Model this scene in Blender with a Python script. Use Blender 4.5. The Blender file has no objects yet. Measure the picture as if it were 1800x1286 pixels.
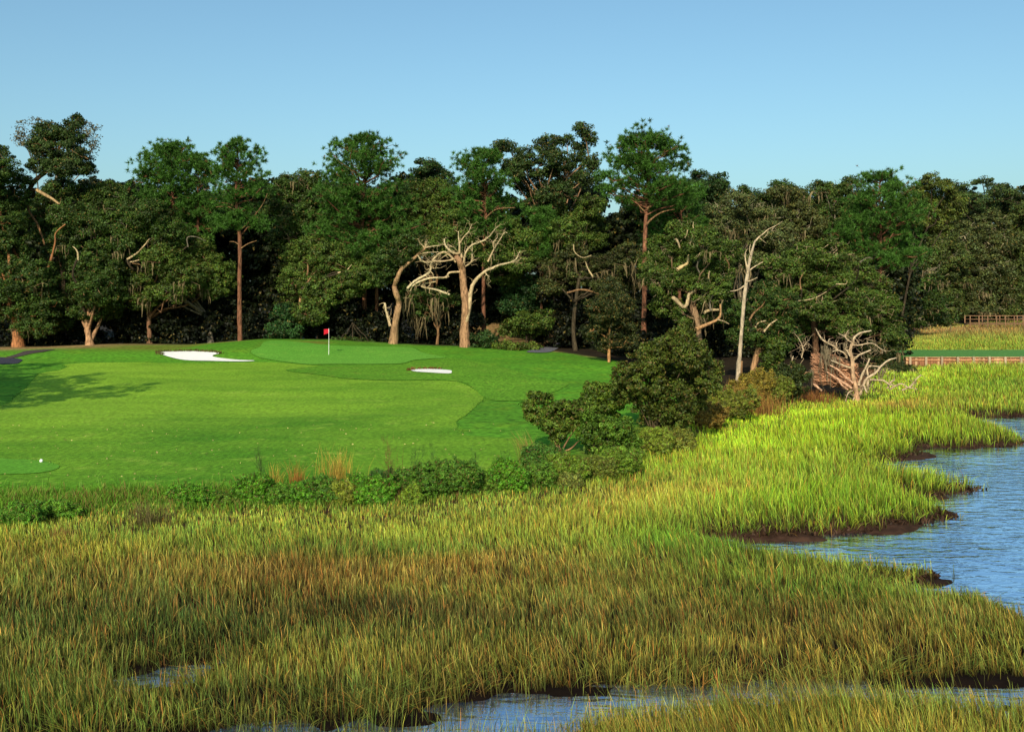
import bpy, math, random
import numpy as np
from mathutils import Vector
from mathutils.geometry import delaunay_2d_cdt

random.seed(3)
scene = bpy.context.scene
COL = scene.collection
# ------------------------------------------------------------------ camera geometry
F, CX, HZ, CH = 1800.0, 900.0, 515.0, 6.5      # focal length and horizon in photo pixels, eye height


def at(px, py, Y):
    return np.array([(px - CX) / F * Y, Y, CH - (py - HZ) / F * Y])


def on_plane(px, py, z):
    Y = F * (CH - z) / (py - HZ)
    return np.array([(px - CX) / F * Y, Y])


# ------------------------------------------------------------------ noise
_r = np.random.default_rng(11)
_L = _r.random((256, 256))


def vnoise(x, y, s):
    x = np.asarray(x, float) / s + 1000.3
    y = np.asarray(y, float) / s + 1000.7
    xi = np.floor(x).astype(int); yi = np.floor(y).astype(int)
    fx = x - xi; fy = y - yi
    fx = fx * fx * (3 - 2 * fx); fy = fy * fy * (3 - 2 * fy)
    a = _L[xi % 256, yi % 256]; b = _L[(xi + 1) % 256, yi % 256]
    c = _L[xi % 256, (yi + 1) % 256]; d = _L[(xi + 1) % 256, (yi + 1) % 256]
    return (a * (1 - fx) + b * fx) * (1 - fy) + (c * (1 - fx) + d * fx) * fy


def fbm(x, y, s):
    return (vnoise(x, y, s) * .55 + vnoise(np.asarray(x) + 37, np.asarray(y) - 11, s * .47) * .3
            + vnoise(np.asarray(x) - 13, np.asarray(y) + 71, s * .21) * .15)


def sstep(a, b, x):
    t = np.clip((x - a) / (b - a), 0, 1)
    return t * t * (3 - 2 * t)


def catmull(P, n, closed=False):
    P = np.asarray(P, float)
    out = []
    m = len(P)
    rng_ = range(m) if closed else range(m - 1)
    for i in rng_:
        if closed:
            p0, p1, p2, p3 = P[(i - 1) % m], P[i], P[(i + 1) % m], P[(i + 2) % m]
        else:
            p0, p1, p2, p3 = P[max(i - 1, 0)], P[i], P[i + 1], P[min(i + 2, m - 1)]
        for k in range(n):
            t = k / n
            out.append(.5 * ((2 * p1) + (-p0 + p2) * t + (2 * p0 - 5 * p1 + 4 * p2 - p3) * t * t
                             + (-p0 + 3 * p1 - 3 * p2 + p3) * t ** 3))
    if not closed:
        out.append(P[-1])
    return np.array(out)


def sdf(poly, x, y):
    """signed distance to a closed polygon, positive inside"""
    x = np.asarray(x, float); y = np.asarray(y, float)
    shp = x.shape
    x = x.ravel(); y = y.ravel()
    best = np.full(x.shape, 1e18)
    ins = np.zeros(x.shape, bool)
    n = len(poly)
    for i in range(n):
        ax, ay = poly[i]; bx, by = poly[(i + 1) % n]
        ex, ey = bx - ax, by - ay
        wx, wy = x - ax, y - ay
        t = np.clip((wx * ex + wy * ey) / max(ex * ex + ey * ey, 1e-9), 0, 1)
        d = (wx - ex * t) ** 2 + (wy - ey * t) ** 2
        best = np.minimum(best, d)
        c = (ay > y) != (by > y)
        with np.errstate(divide='ignore', invalid='ignore'):
            xx = ex * (y - ay) / (ey if abs(ey) > 1e-12 else 1e-12) + ax
        ins ^= c & (x < xx)
    d = np.sqrt(best)
    return np.where(ins, d, -d).reshape(shp)


# ------------------------------------------------------------------ outlines of water and upland
ZW = -0.24
creek_px = [(2700, 715), (1800, 733), (1740, 735), (1700, 737), (1722, 744), (1745, 755), (1790, 768), (1812, 776),
            (1800, 783), (1740, 787), (1680, 789), (1617, 788), (1612, 793), (1626, 799), (1600, 806), (1555, 815), (1520, 818), (1512, 830),
            (1560, 836), (1620, 846), (1690, 853), (1739, 857), (1700, 868), (1650, 875), (1600, 874), (1580, 878), (1620, 888),
            (1655, 897), (1688, 909), (1640, 920), (1590, 928), (1500, 940), (1400, 947), (1320, 950), (1262, 946), (1255, 958),
            (1300, 968), (1400, 986), (1500, 997), (1590, 1003), (1632, 1007), (1656, 1012), (1640, 1024), (1600, 1034), (1580, 1042), (1620, 1050),
            (1700, 1054), (1760, 1066), (1830, 1100), (2000, 1190), (2700, 1300)]
brook_px = [(2600, 1160), (2000, 1180), (1800, 1192), (1580, 1200), (1440, 1206), (1300, 1214), (1160, 1213), (1030, 1209), (900, 1220), (800, 1238),
            (750, 1250), (680, 1264), (600, 1270), (500, 1276), (430, 1282), (330, 1296), (200, 1320), (0, 1340), (-300, 1365),
            (-300, 1420), (200, 1380), (420, 1345), (600, 1345), (800, 1340), (1000, 1326), (1040, 1276), (1300, 1246), (1450, 1241), (1600, 1242), (1800, 1252), (2600, 1296)]
pool_px = [(205, 1192), (262, 1176), (330, 1166), (385, 1158), (408, 1162), (392, 1184), (350, 1200), (300, 1212), (245, 1218), (212, 1212)]


def wpoly(px, n=3):
    return catmull([on_plane(a, b, ZW) for a, b in px], n, True)


CREEK, BROOK, POOL = wpoly(creek_px), wpoly(brook_px, 2), wpoly(pool_px)
up_px = [(-200, 893), (0, 893), (160, 893), (330, 891), (440, 886), (560, 885), (650, 880), (740, 876), (850, 866), (930, 862), (1010, 852), (1100, 832),
         (1140, 806), (1210, 775), (1270, 748), (1330, 722), (1400, 706), (1470, 700), (1530, 690), (1560, 662), (1585, 648), (1597, 630), (1605, 606),
         (1620, 586), (1690, 570), (1800, 567), (2400, 562)]
UP = [on_plane(a, b, .2) for a, b in up_px]
UP = catmull(UP, 3)
UP = np.vstack([[[-400, UP[0][1] - 1]], [[-120, UP[0][1]]], UP, [[900, 420]], [[900, 900]], [[-900, 900]], [[-900, 20]]])

ZCX = [-80, -60, -47, -40, -37, -31, -24, -18, -10.5, -4, 5, 9, 40]
ZCZ = [1.1, 1.2, 1.3, 1.55, 1.62, 1.55, 2.12, 2.05, 1.62, 1.35, 1.0, .8, .7]
YBX = [-400, -60, -44, -24, -5, 4, 8.6, 11, 17, 24, 34, 45, 400]      # where the forest floor begins
YBY = [97, 97, 97, 98, 98, 96, 84, 60, 57, 64, 72, 100, 150]


def water_sd(x, y):
    return np.maximum(np.maximum(sdf(CREEK, x, y), sdf(BROOK, x, y)), sdf(POOL, x, y))


def hgt_full(x, y):
    x = np.asarray(x, float); y = np.asarray(y, float)
    du = sdf(UP, x, y)
    dw = water_sd(x, y)
    up = sstep(-.6, 2.6, du)
    base = .45 + .0125 * np.clip(y - 29, 0, 65)
    base = base + (.6 - base) * sstep(7, 13, x)
    zc = np.interp(x, ZCX, ZCZ)
    z = base + (zc - base) * sstep(77, 95, y)
    z = z + (.9 - z) * sstep(98, 112, y)
    z = z + 3.0 * np.exp(-(((x + 1.5) / 7) ** 2 + ((y - 121) / 8) ** 2))
    z = z + (fbm(x, y, 13) - .5) * .55 * sstep(32, 46, y) * (1 - sstep(80, 90, y)) + (fbm(x, y, 5.5) - .5) * .07
    z = z + .22 * np.exp(-(((x + 39) / 7) ** 2 + ((y - 86) / 3) ** 2))
    zm = (fbm(x, y, 1.7) - .5) * .10
    t = sstep(-1.15, 0, dw)
    zm = zm * (1 - t) + ZW * t - .6 * sstep(0, 2.2, dw)
    zm = zm + ((vnoise(x, y, .55) - .5) * .14 + (vnoise(x, y, 1.6) - .5) * .14) * t
    return zm * (1 - up) + z * up, du, dw


def hgt(x, y):
    return hgt_full(np.atleast_1d(x), np.atleast_1d(y))[0]


def gz(x, y):
    return float(hgt(x, y)[0])


_Ys = np.concatenate([np.arange(9, 60, .1), np.arange(60, 140, .25), np.arange(140, 700, 2)])


def ground(px, py):
    X = (px - CX) / F * _Ys
    Z = CH - (py - HZ) / F * _Ys
    hh = hgt(X, _Ys)
    k = np.argmax(Z <= hh)
    if Z[k] > hh[k]:
        k = len(_Ys) - 1
    if k > 0:
        d0 = Z[k - 1] - hh[k - 1]; d1 = Z[k] - hh[k]
        t = d0 / (d0 - d1) if d0 != d1 else 0
        Y = _Ys[k - 1] + (_Ys[k] - _Ys[k - 1]) * t
    else:
        Y = _Ys[0]
    return np.array([(px - CX) / F * Y, Y])


# ------------------------------------------------------------------ objects
def tag(o, label=None, cat=None, group=None, kind=None):
    if label: o['label'] = label
    if cat: o['category'] = cat
    if group: o['group'] = group
    if kind: o['kind'] = kind
    return o


def empty(name, loc, label, cat, group=None):
    o = bpy.data.objects.new(name, None)
    o.empty_display_size = .5
    o.location = [float(v) for v in loc]
    COL.objects.link(o)
    return tag(o, label, cat, group)


class MB:
    def __init__(s):
        s.v = []; s.f = []; s.c = []; s.n = 0

    def add(s, v, f, c):
        """v (n,3), f (m,k) indices local to v, c (3,) or (n,3)"""
        v = np.asarray(v, float)
        c = np.asarray(c, float)
        if c.ndim == 1: c = np.tile(c, (len(v), 1))
        s.v.append(v); s.c.append(c); s.f.append(np.asarray(f, np.int64) + s.n); s.n += len(v)

    def build(s, name, mat, parent=None, smooth=False, org=None):
        V = np.vstack(s.v); C = np.vstack(s.c)
        if parent is not None: V = V - np.array(parent.location)
        elif org is not None: V = V - np.asarray(org, float)
        tot = np.concatenate([np.full(len(f), f.shape[1], np.int32) for f in s.f])
        idx = np.concatenate([f.ravel() for f in s.f]).astype(np.int32)
        me = bpy.data.meshes.new(name)
        me.vertices.add(len(V)); me.vertices.foreach_set('co', V.astype(np.float32).ravel())
        me.loops.add(len(idx)); me.loops.foreach_set('vertex_index', idx)
        st = np.concatenate([[0], np.cumsum(tot)[:-1]]).astype(np.int32)
        me.polygons.add(len(tot))
        me.polygons.foreach_set('loop_start', st); me.polygons.foreach_set('loop_total', tot)
        if smooth: me.polygons.foreach_set('use_smooth', np.ones(len(tot), bool))
        a = me.color_attributes.new('col', 'FLOAT_COLOR', 'POINT')
        a.data.foreach_set('color', np.hstack([C, np.ones((len(C), 1))]).astype(np.float32).ravel())
        me.update(calc_edges=True)
        me.materials.append(mat)
        o = bpy.data.objects.new(name, me)
        COL.objects.link(o)
        if parent is not None: o.parent = parent
        elif org is not None: o.location = [float(v) for v in org]
        return o

    # ---- shapes
    def tube(s, pts, rad, sides=7, c=(.3, .2, .1), rng=None, sub=3, knob=.12, c2=None, cap=True):
        pts = np.asarray(pts, float)
        rad = np.asarray(rad, float)
        if len(rad) == 2 and len(pts) > 2:
            d = np.concatenate([[0], np.cumsum(np.linalg.norm(np.diff(pts, axis=0), axis=1))])
            rad = rad[0] + (rad[1] - rad[0]) * d / d[-1]
        P = catmull(np.hstack([pts, rad[:, None]]), sub) if sub > 1 else np.hstack([pts, rad[:, None]])
        R = np.maximum(P[:, 3], .004); P = P[:, :3]
        T = np.gradient(P, axis=0)
        T /= np.linalg.norm(T, axis=1)[:, None] + 1e-9
        ref = np.array([.31, .93, .2])
        A = np.cross(T, ref); A /= np.linalg.norm(A, axis=1)[:, None] + 1e-9
        B = np.cross(T, A)
        n = len(P)
        th = np.arange(sides) / sides * 2 * math.pi
        rr = R[:, None] * np.ones((1, sides))
        if rng is not None: rr = rr * (1 + knob * rng.normal(size=(n, sides)))
        V = P[:, None] + rr[..., None] * (np.cos(th)[None, :, None] * A[:, None] + np.sin(th)[None, :, None] * B[:, None])
        V = V.reshape(-1, 3)
        i = np.arange(n - 1)[:, None] * sides
        j = np.arange(sides)[None]
        q = np.stack([i + j, i + (j + 1) % sides, i + sides + (j + 1) % sides, i + sides + j], -1).reshape(-1, 4)
        c = np.asarray(c, float)
        if c2 is not None:
            t = np.linspace(0, 1, n)[:, None]
            cc = np.repeat(c * (1 - t) + np.asarray(c2) * t, sides, axis=0)
        else:
            cc = np.tile(c, (len(V), 1))
        if rng is not None: cc = cc * (1 + .13 * rng.normal(size=(len(V), 1)))
        V = np.vstack([V, P[-1:] + T[-1:] * R[-1]])
        cc = np.vstack([cc, cc[-1:]])
        s.add(V, q, np.clip(cc, 0.002, 1))
        k = (n - 1) * sides
        tri = np.stack([k + np.arange(sides), k + (np.arange(sides) + 1) % sides, np.full(sides, n * sides)], -1)
        s.f.append(tri + s.n - len(V))
        return s

    def box(s, x0, x1, y0, y1, z0, z1, c):
        v = [(x, y, z) for x in (x0, x1) for y in (y0, y1) for z in (z0, z1)]
        s.add(v, [(0, 1, 3, 2), (4, 6, 7, 5), (0, 4, 5, 1), (2, 3, 7, 6), (0, 2, 6, 4), (1, 5, 7, 3)], c)
        return s

    def leaves(s, rng, cen, nrm, size, col, aspect=.55, fold=.25):
        n = len(cen)
        size = np.broadcast_to(np.asarray(size, float), (n,))
        r = rng.normal(size=(n, 3))
        t = np.cross(nrm, r); t /= np.linalg.norm(t, axis=1)[:, None] + 1e-9
        b = np.cross(nrm, t)
        L = size[:, None]; W = L * aspect
        up = nrm * (L * fold * .5)
        V = np.stack([cen - t * L * .5 - up * .6, cen + b * W * .5 + up, cen + t * L * .5 - up * .6, cen - b * W * .5 + up], 1).reshape(-1, 3)
        i = np.arange(n)[:, None] * 4
        s.add(V, np.hstack([i, i + 1, i + 2, i + 3]), np.repeat(col, 4, axis=0))

    def needles(s, rng, cen, dirs, n, length, width, col, spread=.85):
        m = len(cen)
        C = np.repeat(cen, n, axis=0)
        D = np.repeat(dirs, n, axis=0) * .55 + rng.normal(size=(m * n, 3)) * spread
        D[:, 2] += .25
        D /= np.linalg.norm(D, axis=1)[:, None]
        S = np.cross(D, rng.normal(size=(m * n, 3))); S /= np.linalg.norm(S, axis=1)[:, None] + 1e-9
        l = length * (.6 + .6 * rng.random((m * n, 1)))
        b0 = C + D * l * .12
        V = np.stack([b0 - S * width * .5, b0 + S * width * .5, C + D * l], 1).reshape(-1, 3)
        i = np.arange(m * n)[:, None] * 3
        cc = np.repeat(col, n, axis=0) * (1 + .22 * rng.normal(size=(m * n, 1)))
        s.add(V, np.hstack([i, i + 1, i + 2]), np.repeat(np.clip(cc, .003, 1), 3, axis=0))

    def blades(s, rng, x, y, z, H, w, leanx, leany, c0, c1):
        n = len(x)
        th = rng.random(n) * math.pi
        wx, wy = np.cos(th) * w * .5, np.sin(th) * w * .5
        o = np.zeros(n)
        def pt(t, lt, k, hf):
            return np.stack([x + leanx * lt + wx * k, y + leany * lt + wy * k, z + H * hf], 1)
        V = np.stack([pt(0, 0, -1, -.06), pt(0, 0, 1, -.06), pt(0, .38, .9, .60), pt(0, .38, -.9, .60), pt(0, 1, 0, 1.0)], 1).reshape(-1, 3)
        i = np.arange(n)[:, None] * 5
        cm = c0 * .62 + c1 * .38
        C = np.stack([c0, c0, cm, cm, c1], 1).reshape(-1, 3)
        base = s.n
        s.add(V, np.hstack([i, i + 1, i + 2, i + 3]), C)
        s.f.append(np.hstack([i + 3, i + 2, i + 4]) + base)


# ------------------------------------------------------------------ materials
def new_mat(name):
    m = bpy.data.materials.new(name); m.use_nodes = True
    nt = m.node_tree; nt.nodes.clear()
    return m, nt, nt.nodes.new, nt.links.new


def mat_leaf(name, trans=.25, rough=.5, spec=.35):
    m, nt, N, L = new_mat(name)
    out = N('ShaderNodeOutputMaterial'); a = N('ShaderNodeAttribute'); a.attribute_name = 'col'
    b = N('ShaderNodeBsdfPrincipled'); b.inputs['Roughness'].default_value = rough
    b.inputs['Specular IOR Level'].default_value = spec
    t = N('ShaderNodeBsdfTranslucent'); mx = N('ShaderNodeMixShader'); mx.inputs[0].default_value = trans
    hs = N('ShaderNodeHueSaturation'); hs.inputs['Saturation'].default_value = 1.15; hs.inputs['Value'].default_value = 1.3
    L(a.outputs['Color'], b.inputs['Base Color']); L(a.outputs['Color'], hs.inputs['Color']); L(hs.outputs[0], t.inputs['Color'])
    L(b.outputs[0], mx.inputs[1]); L(t.outputs[0], mx.inputs[2]); L(mx.outputs[0], out.inputs[0])
    return m


def mat_col(name, rough=.85, spec=.2, nscale=6.0, namp=.35, bump=.4, stretch=(1, 1, .25)):
    """vertex colour times a procedural grain, with bump"""
    m, nt, N, L = new_mat(name)
    out = N('ShaderNodeOutputMaterial'); a = N('ShaderNodeAttribute'); a.attribute_name = 'col'
    b = N('ShaderNodeBsdfPrincipled'); b.inputs['Roughness'].default_value = rough
    b.inputs['Specular IOR Level'].default_value = spec
    tc = N('ShaderNodeNewGeometry'); mp = N('ShaderNodeMapping'); mp.inputs['Scale'].default_value = stretch
    nz = N('ShaderNodeTexNoise'); nz.inputs['Scale'].default_value = nscale; nz.inputs['Detail'].default_value = 5
    mr = N('ShaderNodeMapRange'); mr.inputs[1].default_value = .3; mr.inputs[2].default_value = .7
    mr.inputs[3].default_value = 1 - namp; mr.inputs[4].default_value = 1 + namp
    mul = N('ShaderNodeVectorMath'); mul.operation = 'SCALE'
    bp = N('ShaderNodeBump'); bp.inputs['Strength'].default_value = bump; bp.inputs['Distance'].default_value = .08
    L(tc.outputs['Position'], mp.inputs[0]); L(mp.outputs[0], nz.inputs['Vector']); L(nz.outputs[0], mr.inputs[0])
    L(a.outputs['Color'], mul.inputs[0]); L(mr.outputs[0], mul.inputs['Scale']); L(mul.outputs[0], b.inputs['Base Color'])
    L(nz.outputs[0], bp.inputs['Height']); L(bp.outputs[0], b.inputs['Normal']); L(b.outputs[0], out.inputs[0])
    return m


def mat_turf(name, dark, light, dry, grain=7.0, bump=.5, amp=1.0, grad=False):
    m, nt, N, L = new_mat(name)
    out = N('ShaderNodeOutputMaterial')
    b = N('ShaderNodeBsdfPrincipled'); b.inputs['Roughness'].default_value = .9; b.inputs['Specular IOR Level'].default_value = .1
    g = N('ShaderNodeNewGeometry')
    def noise(scale, detail=4, st=(1, 1, 1), rot=0):
        mp = N('ShaderNodeMapping'); mp.inputs['Scale'].default_value = st; mp.inputs['Rotation'].default_value = (0, 0, rot)
        n = N('ShaderNodeTexNoise'); n.inputs['Scale'].default_value = scale; n.inputs['Detail'].default_value = detail
        L(g.outputs['Position'], mp.inputs[0]); L(mp.outputs[0], n.inputs['Vector'])
        return n
    def rng_(n, lo, hi, a, c):
        r = N('ShaderNodeMapRange'); r.inputs[1].default_value = lo; r.inputs[2].default_value = hi
        r.inputs[3].default_value = a; r.inputs[4].default_value = c
        L(n.outputs[0], r.inputs[0]); return r
    big = rng_(noise(.05, 3), .35, .65, 0, 1)
    mid = rng_(noise(.30, 6, (.5, 1.3, 1), .1), .33, .68, 0, 1)
    fine = rng_(noise(grain, 6), .3, .7, 1 - .45 * amp, 1 + .45 * amp)
    strk = rng_(noise(3.4, 6, (2.0, .6, 1), .0), .33, .67, 1 - .22 * amp, 1 + .22 * amp)
    ad = N('ShaderNodeMath'); ad.operation = 'MULTIPLY_ADD'; ad.inputs[1].default_value = .55
    ml = N('ShaderNodeMath'); ml.operation = 'MULTIPLY'; ml.inputs[1].default_value = .45
    L(big.outputs[0], ad.inputs[0]); L(mid.outputs[0], ml.inputs[0]); L(ml.outputs[0], ad.inputs[2])
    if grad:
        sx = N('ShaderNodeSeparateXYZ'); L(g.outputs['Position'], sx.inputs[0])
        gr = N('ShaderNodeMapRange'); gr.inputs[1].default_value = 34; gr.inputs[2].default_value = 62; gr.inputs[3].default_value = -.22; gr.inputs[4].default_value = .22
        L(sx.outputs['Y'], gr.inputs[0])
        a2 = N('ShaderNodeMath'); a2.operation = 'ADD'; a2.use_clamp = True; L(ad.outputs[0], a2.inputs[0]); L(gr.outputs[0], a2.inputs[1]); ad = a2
    mx = N('ShaderNodeMix'); mx.data_type = 'RGBA'; mx.inputs[6].default_value = (*dark, 1); mx.inputs[7].default_value = (*light, 1)
    L(ad.outputs[0], mx.inputs[0])
    dr = rng_(noise(.9, 6), .58, .75, 0, .6)
    mx2 = N('ShaderNodeMix'); mx2.data_type = 'RGBA'; mx2.inputs[7].default_value = (*dry, 1)
    L(dr.outputs[0], mx2.inputs[0]); L(mx.outputs[2], mx2.inputs[6])
    m1 = N('ShaderNodeVectorMath'); m1.operation = 'SCALE'; L(mx2.outputs[2], m1.inputs[0]); L(fine.outputs[0], m1.inputs['Scale'])
    m2 = N('ShaderNodeVectorMath'); m2.operation = 'SCALE'; L(m1.outputs[0], m2.inputs[0]); L(strk.outputs[0], m2.inputs['Scale'])
    L(m2.outputs[0], b.inputs['Base Color'])
    bp = N('ShaderNodeBump'); bp.inputs['Strength'].default_value = bump; bp.inputs['Distance'].default_value = .05
    nb = noise(22, 3); L(nb.outputs[0], bp.inputs['Height']); L(bp.outputs[0], b.inputs['Normal'])
    L(b.outputs[0], out.inputs[0])
    return m


def mat_water():
    m, nt, N, L = new_mat('creek_water')
    out = N('ShaderNodeOutputMaterial')
    g = N('ShaderNodeNewGeometry')
    mp = N('ShaderNodeMapping'); mp.inputs['Scale'].default_value = (.55, 1.3, 1); mp.inputs['Rotation'].default_value = (0, 0, .15)
    n1 = N('ShaderNodeTexNoise'); n1.inputs['Scale'].default_value = 2.6; n1.inputs['Detail'].default_value = 3; n1.inputs['Distortion'].default_value = .4
    n2 = N('ShaderNodeTexNoise'); n2.inputs['Scale'].default_value = .35; n2.inputs['Detail'].default_value = 2
    L(g.outputs['Position'], mp.inputs[0]); L(mp.outputs[0], n1.inputs['Vector']); L(g.outputs['Position'], n2.inputs['Vector'])
    mul = N('ShaderNodeMath'); mul.operation = 'MULTIPLY'
    mr = N('ShaderNodeMapRange'); mr.inputs[1].default_value = .35; mr.inputs[2].default_value = .65; mr.inputs[3].default_value = .55; mr.inputs[4].default_value = 1.2
    L(n2.outputs[0], mr.inputs[0]); L(n1.outputs[0], mul.inputs[0]); L(mr.outputs[0], mul.inputs[1])
    bp = N('ShaderNodeBump'); bp.inputs['Strength'].default_value = .46; bp.inputs['Distance'].default_value = .10
    L(mul.outputs[0], bp.inputs['Height'])
    d = N('ShaderNodeBsdfDiffuse'); d.inputs['Color'].default_value = (.018, .042, .125, 1)
    gl = N('ShaderNodeBsdfGlossy'); gl.inputs['Roughness'].default_value = .06; gl.inputs['Color'].default_value = (.80, .88, 1, 1)
    fr = N('ShaderNodeFresnel'); fr.inputs['IOR'].default_value = 1.45
    L(bp.outputs[0], gl.inputs['Normal']); L(bp.outputs[0], fr.inputs['Normal'])
    fm = N('ShaderNodeMapRange'); fm.inputs[1].default_value = .02; fm.inputs[2].default_value = .45; fm.inputs[3].default_value = .62; fm.inputs[4].default_value = 1.0
    mx = N('ShaderNodeMixShader'); L(fr.outputs[0], fm.inputs[0]); L(fm.outputs[0], mx.inputs[0]); L(d.outputs[0], mx.inputs[1]); L(gl.outputs[0], mx.inputs[2])
    L(mx.outputs[0], out.inputs[0])
    return m


M_leaf = mat_leaf('broad_leaf', .22, .55, .22)
M_needle = mat_leaf('pine_needle', .25, .55, .2)
M_grass = mat_leaf('marsh_blade', .3, .6, .2)
M_moss = mat_leaf('hanging_moss', .2, .9, .05)
M_bark = mat_col('bark', .9, .15, 9, .62, 1.0, (1, 1, .22))
M_dead = mat_col('weathered_wood', .8, .2, 8, .42, .8, (1, 1, .4))
M_ground = mat_col('earth_and_rough', .95, .1, 3.5, .45, .6, (1, 1, 1))
M_wood = mat_col('deck_timber', .85, .2, 4, .3, .3, (1, 1, .3))
M_paint = mat_col('painted_metal', .4, .5, 12, .08, .05)
M_cloth = mat_leaf('flag_cloth', .3, .8, .1)
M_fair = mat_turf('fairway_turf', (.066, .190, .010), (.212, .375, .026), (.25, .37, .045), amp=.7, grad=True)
M_green = mat_turf('green_turf', (.090, .275, .026), (.135, .330, .036), (.18, .35, .045), 9, .25, .6)
M_tee = mat_turf('tee_turf', (.080, .25, .018), (.11, .29, .024), (.15, .31, .034), 9, .3, .6)
M_rough = mat_turf('rough_turf', (.075, .215, .012), (.135, .30, .02), (.21, .27, .035), 5, .8, .9)
M_sand = mat_col('bunker_sand', .95, .1, 2.5, .07, .7, (1, 1, 1))
M_path = mat_col('path_asphalt', .9, .2, 12, .25, .3, (1, 1, 1))
M_water = mat_water()

# ------------------------------------------------------------------ ground sheet
def build_ground():
    xs = np.concatenate([[-4000, -1500, -600, -300, -180, -120, -90], np.arange(-75, -45, 1.2), np.arange(-45, -20, .6),
                         np.arange(-20, 46, .26), np.arange(46, 80, 1.2), [90, 120, 180, 300, 600, 1500, 4000]])
    ys = np.concatenate([[-300, -50, 0, 6], np.arange(9, 60, .2), np.arange(60, 135, .5), np.arange(135, 260, 3), [300, 380, 500, 800, 1500, 4000]])
    X, Y = np.meshgrid(xs, ys)
    Z, du, dw = hgt_full(X, Y)
    up = sstep(-.2, 1.6, du)[..., None]
    n1 = fbm(X, Y, 1.1)[..., None]; n2 = fbm(X, Y, 6)[..., None]
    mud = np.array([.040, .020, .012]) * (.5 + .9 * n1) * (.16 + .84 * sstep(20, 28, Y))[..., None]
    olive = (np.exp(-((Y - 93) / 4.5) ** 2) * sstep(.35, .55, n2[..., 0]) * (X < -14) * (X > -40))[..., None]
    turf = np.array([.080, .235, .014]) * (.75 + .5 * n2) + np.array([.07, .03, 0]) * np.clip(n1 - .55, 0, 1) * 2
    turf = turf * (1 - .75 * olive) + np.array([.15, .13, .022]) * .75 * olive
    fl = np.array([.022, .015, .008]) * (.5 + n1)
    tan = np.array([.26, .17, .07]) * (.7 + .6 * n1)
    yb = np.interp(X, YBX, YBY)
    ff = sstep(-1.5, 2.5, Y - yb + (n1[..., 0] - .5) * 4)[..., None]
    tt = (np.exp(-((Y - yb) / 1.8) ** 2) * sstep(.42, .6, n2[..., 0]) * (X < 8))[..., None] * .5
    tt = np.maximum(tt, (sstep(-33, -40, X) * np.exp(-((Y - 96) / 4.5) ** 2))[..., None])
    tt = np.maximum(tt, np.exp(-(((X + 1.5) / 6) ** 2 + ((Y - 115) / 8) ** 2))[..., None] * .8)
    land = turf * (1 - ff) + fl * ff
    land = land * (1 - tt) + tan * tt
    edge = (np.exp(-((du - .8) / 1.3) ** 2) * sstep(.35, .6, n1[..., 0]))[..., None]
    land = land * (1 - edge * .7) + np.array([.22, .10, .04]) * edge * .7
    C = mud * (1 - up) + land * up
    ny, nx = X.shape
    V = np.stack([X, Y, Z], -1).reshape(-1, 3)
    i = (np.arange(ny - 1)[:, None] * nx + np.arange(nx - 1)[None]).ravel()
    q = np.stack([i, i + 1, i + nx + 1, i + nx], 1)
    mb = MB(); mb.add(V, q, C.reshape(-1, 3))
    o = mb.build('ground', M_ground, None, True)
    tag(o, 'marsh mud and mown ground under the whole scene', 'ground', None, 'structure')


build_ground()

mb = MB()
mb.add([(-300, -80, ZW), (600, -80, ZW), (600, 330, ZW), (-300, 330, ZW)], [(0, 1, 2, 3)], (0, 0, 0))
tag(mb.build('water', M_water), 'rippled blue tidal creek water winding through the marsh', 'water', None, 'structure')


def sheet(name, px, dz, mat, sp, label, cat, col=(.5, .5, .5), n=6, world=None, smooth_n=True):
    P = np.array([ground(a, b) for a, b in px]) if world is None else np.asarray(world)
    P = catmull(P, n, True) if smooth_n else P
    keep = [0]
    for i in range(1, len(P)):
        if np.linalg.norm(P[i] - P[keep[-1]]) > .04: keep.append(i)
    P = P[keep]
    lo, hi = P.min(0), P.max(0)
    gx, gy = np.meshgrid(np.arange(lo[0], hi[0], sp), np.arange(lo[1], hi[1], sp))
    gx = gx.ravel() + .01; gy = gy.ravel() + .01
    ins = sdf(P, gx, gy) > sp * .4
    pts = [Vector(p) for p in P] + [Vector((a, b)) for a, b in zip(gx[ins], gy[ins])]
    m = len(P)
    r = delaunay_2d_cdt(pts, [], [list(range(m))], 1, 1e-5)
    V = np.array([tuple(v) for v in r[0]])
    z = hgt(V[:, 0], V[:, 1]) + dz
    V3 = np.column_stack([V, z])
    b = MB()
    tri = np.array([f for f in r[2] if len(f) == 3])
    a0 = V[tri[:, 0]]; a1 = V[tri[:, 1]]; a2 = V[tri[:, 2]]
    flip = ((a1 - a0)[:, 0] * (a2 - a0)[:, 1] - (a1 - a0)[:, 1] * (a2 - a0)[:, 0]) < 0
    tri[flip] = tri[flip][:, ::-1]
    b.add(V3, tri, col)
    o = b.build(name, mat, None, True)
    tag(o, label, cat, None, 'structure')
    return P


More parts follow.
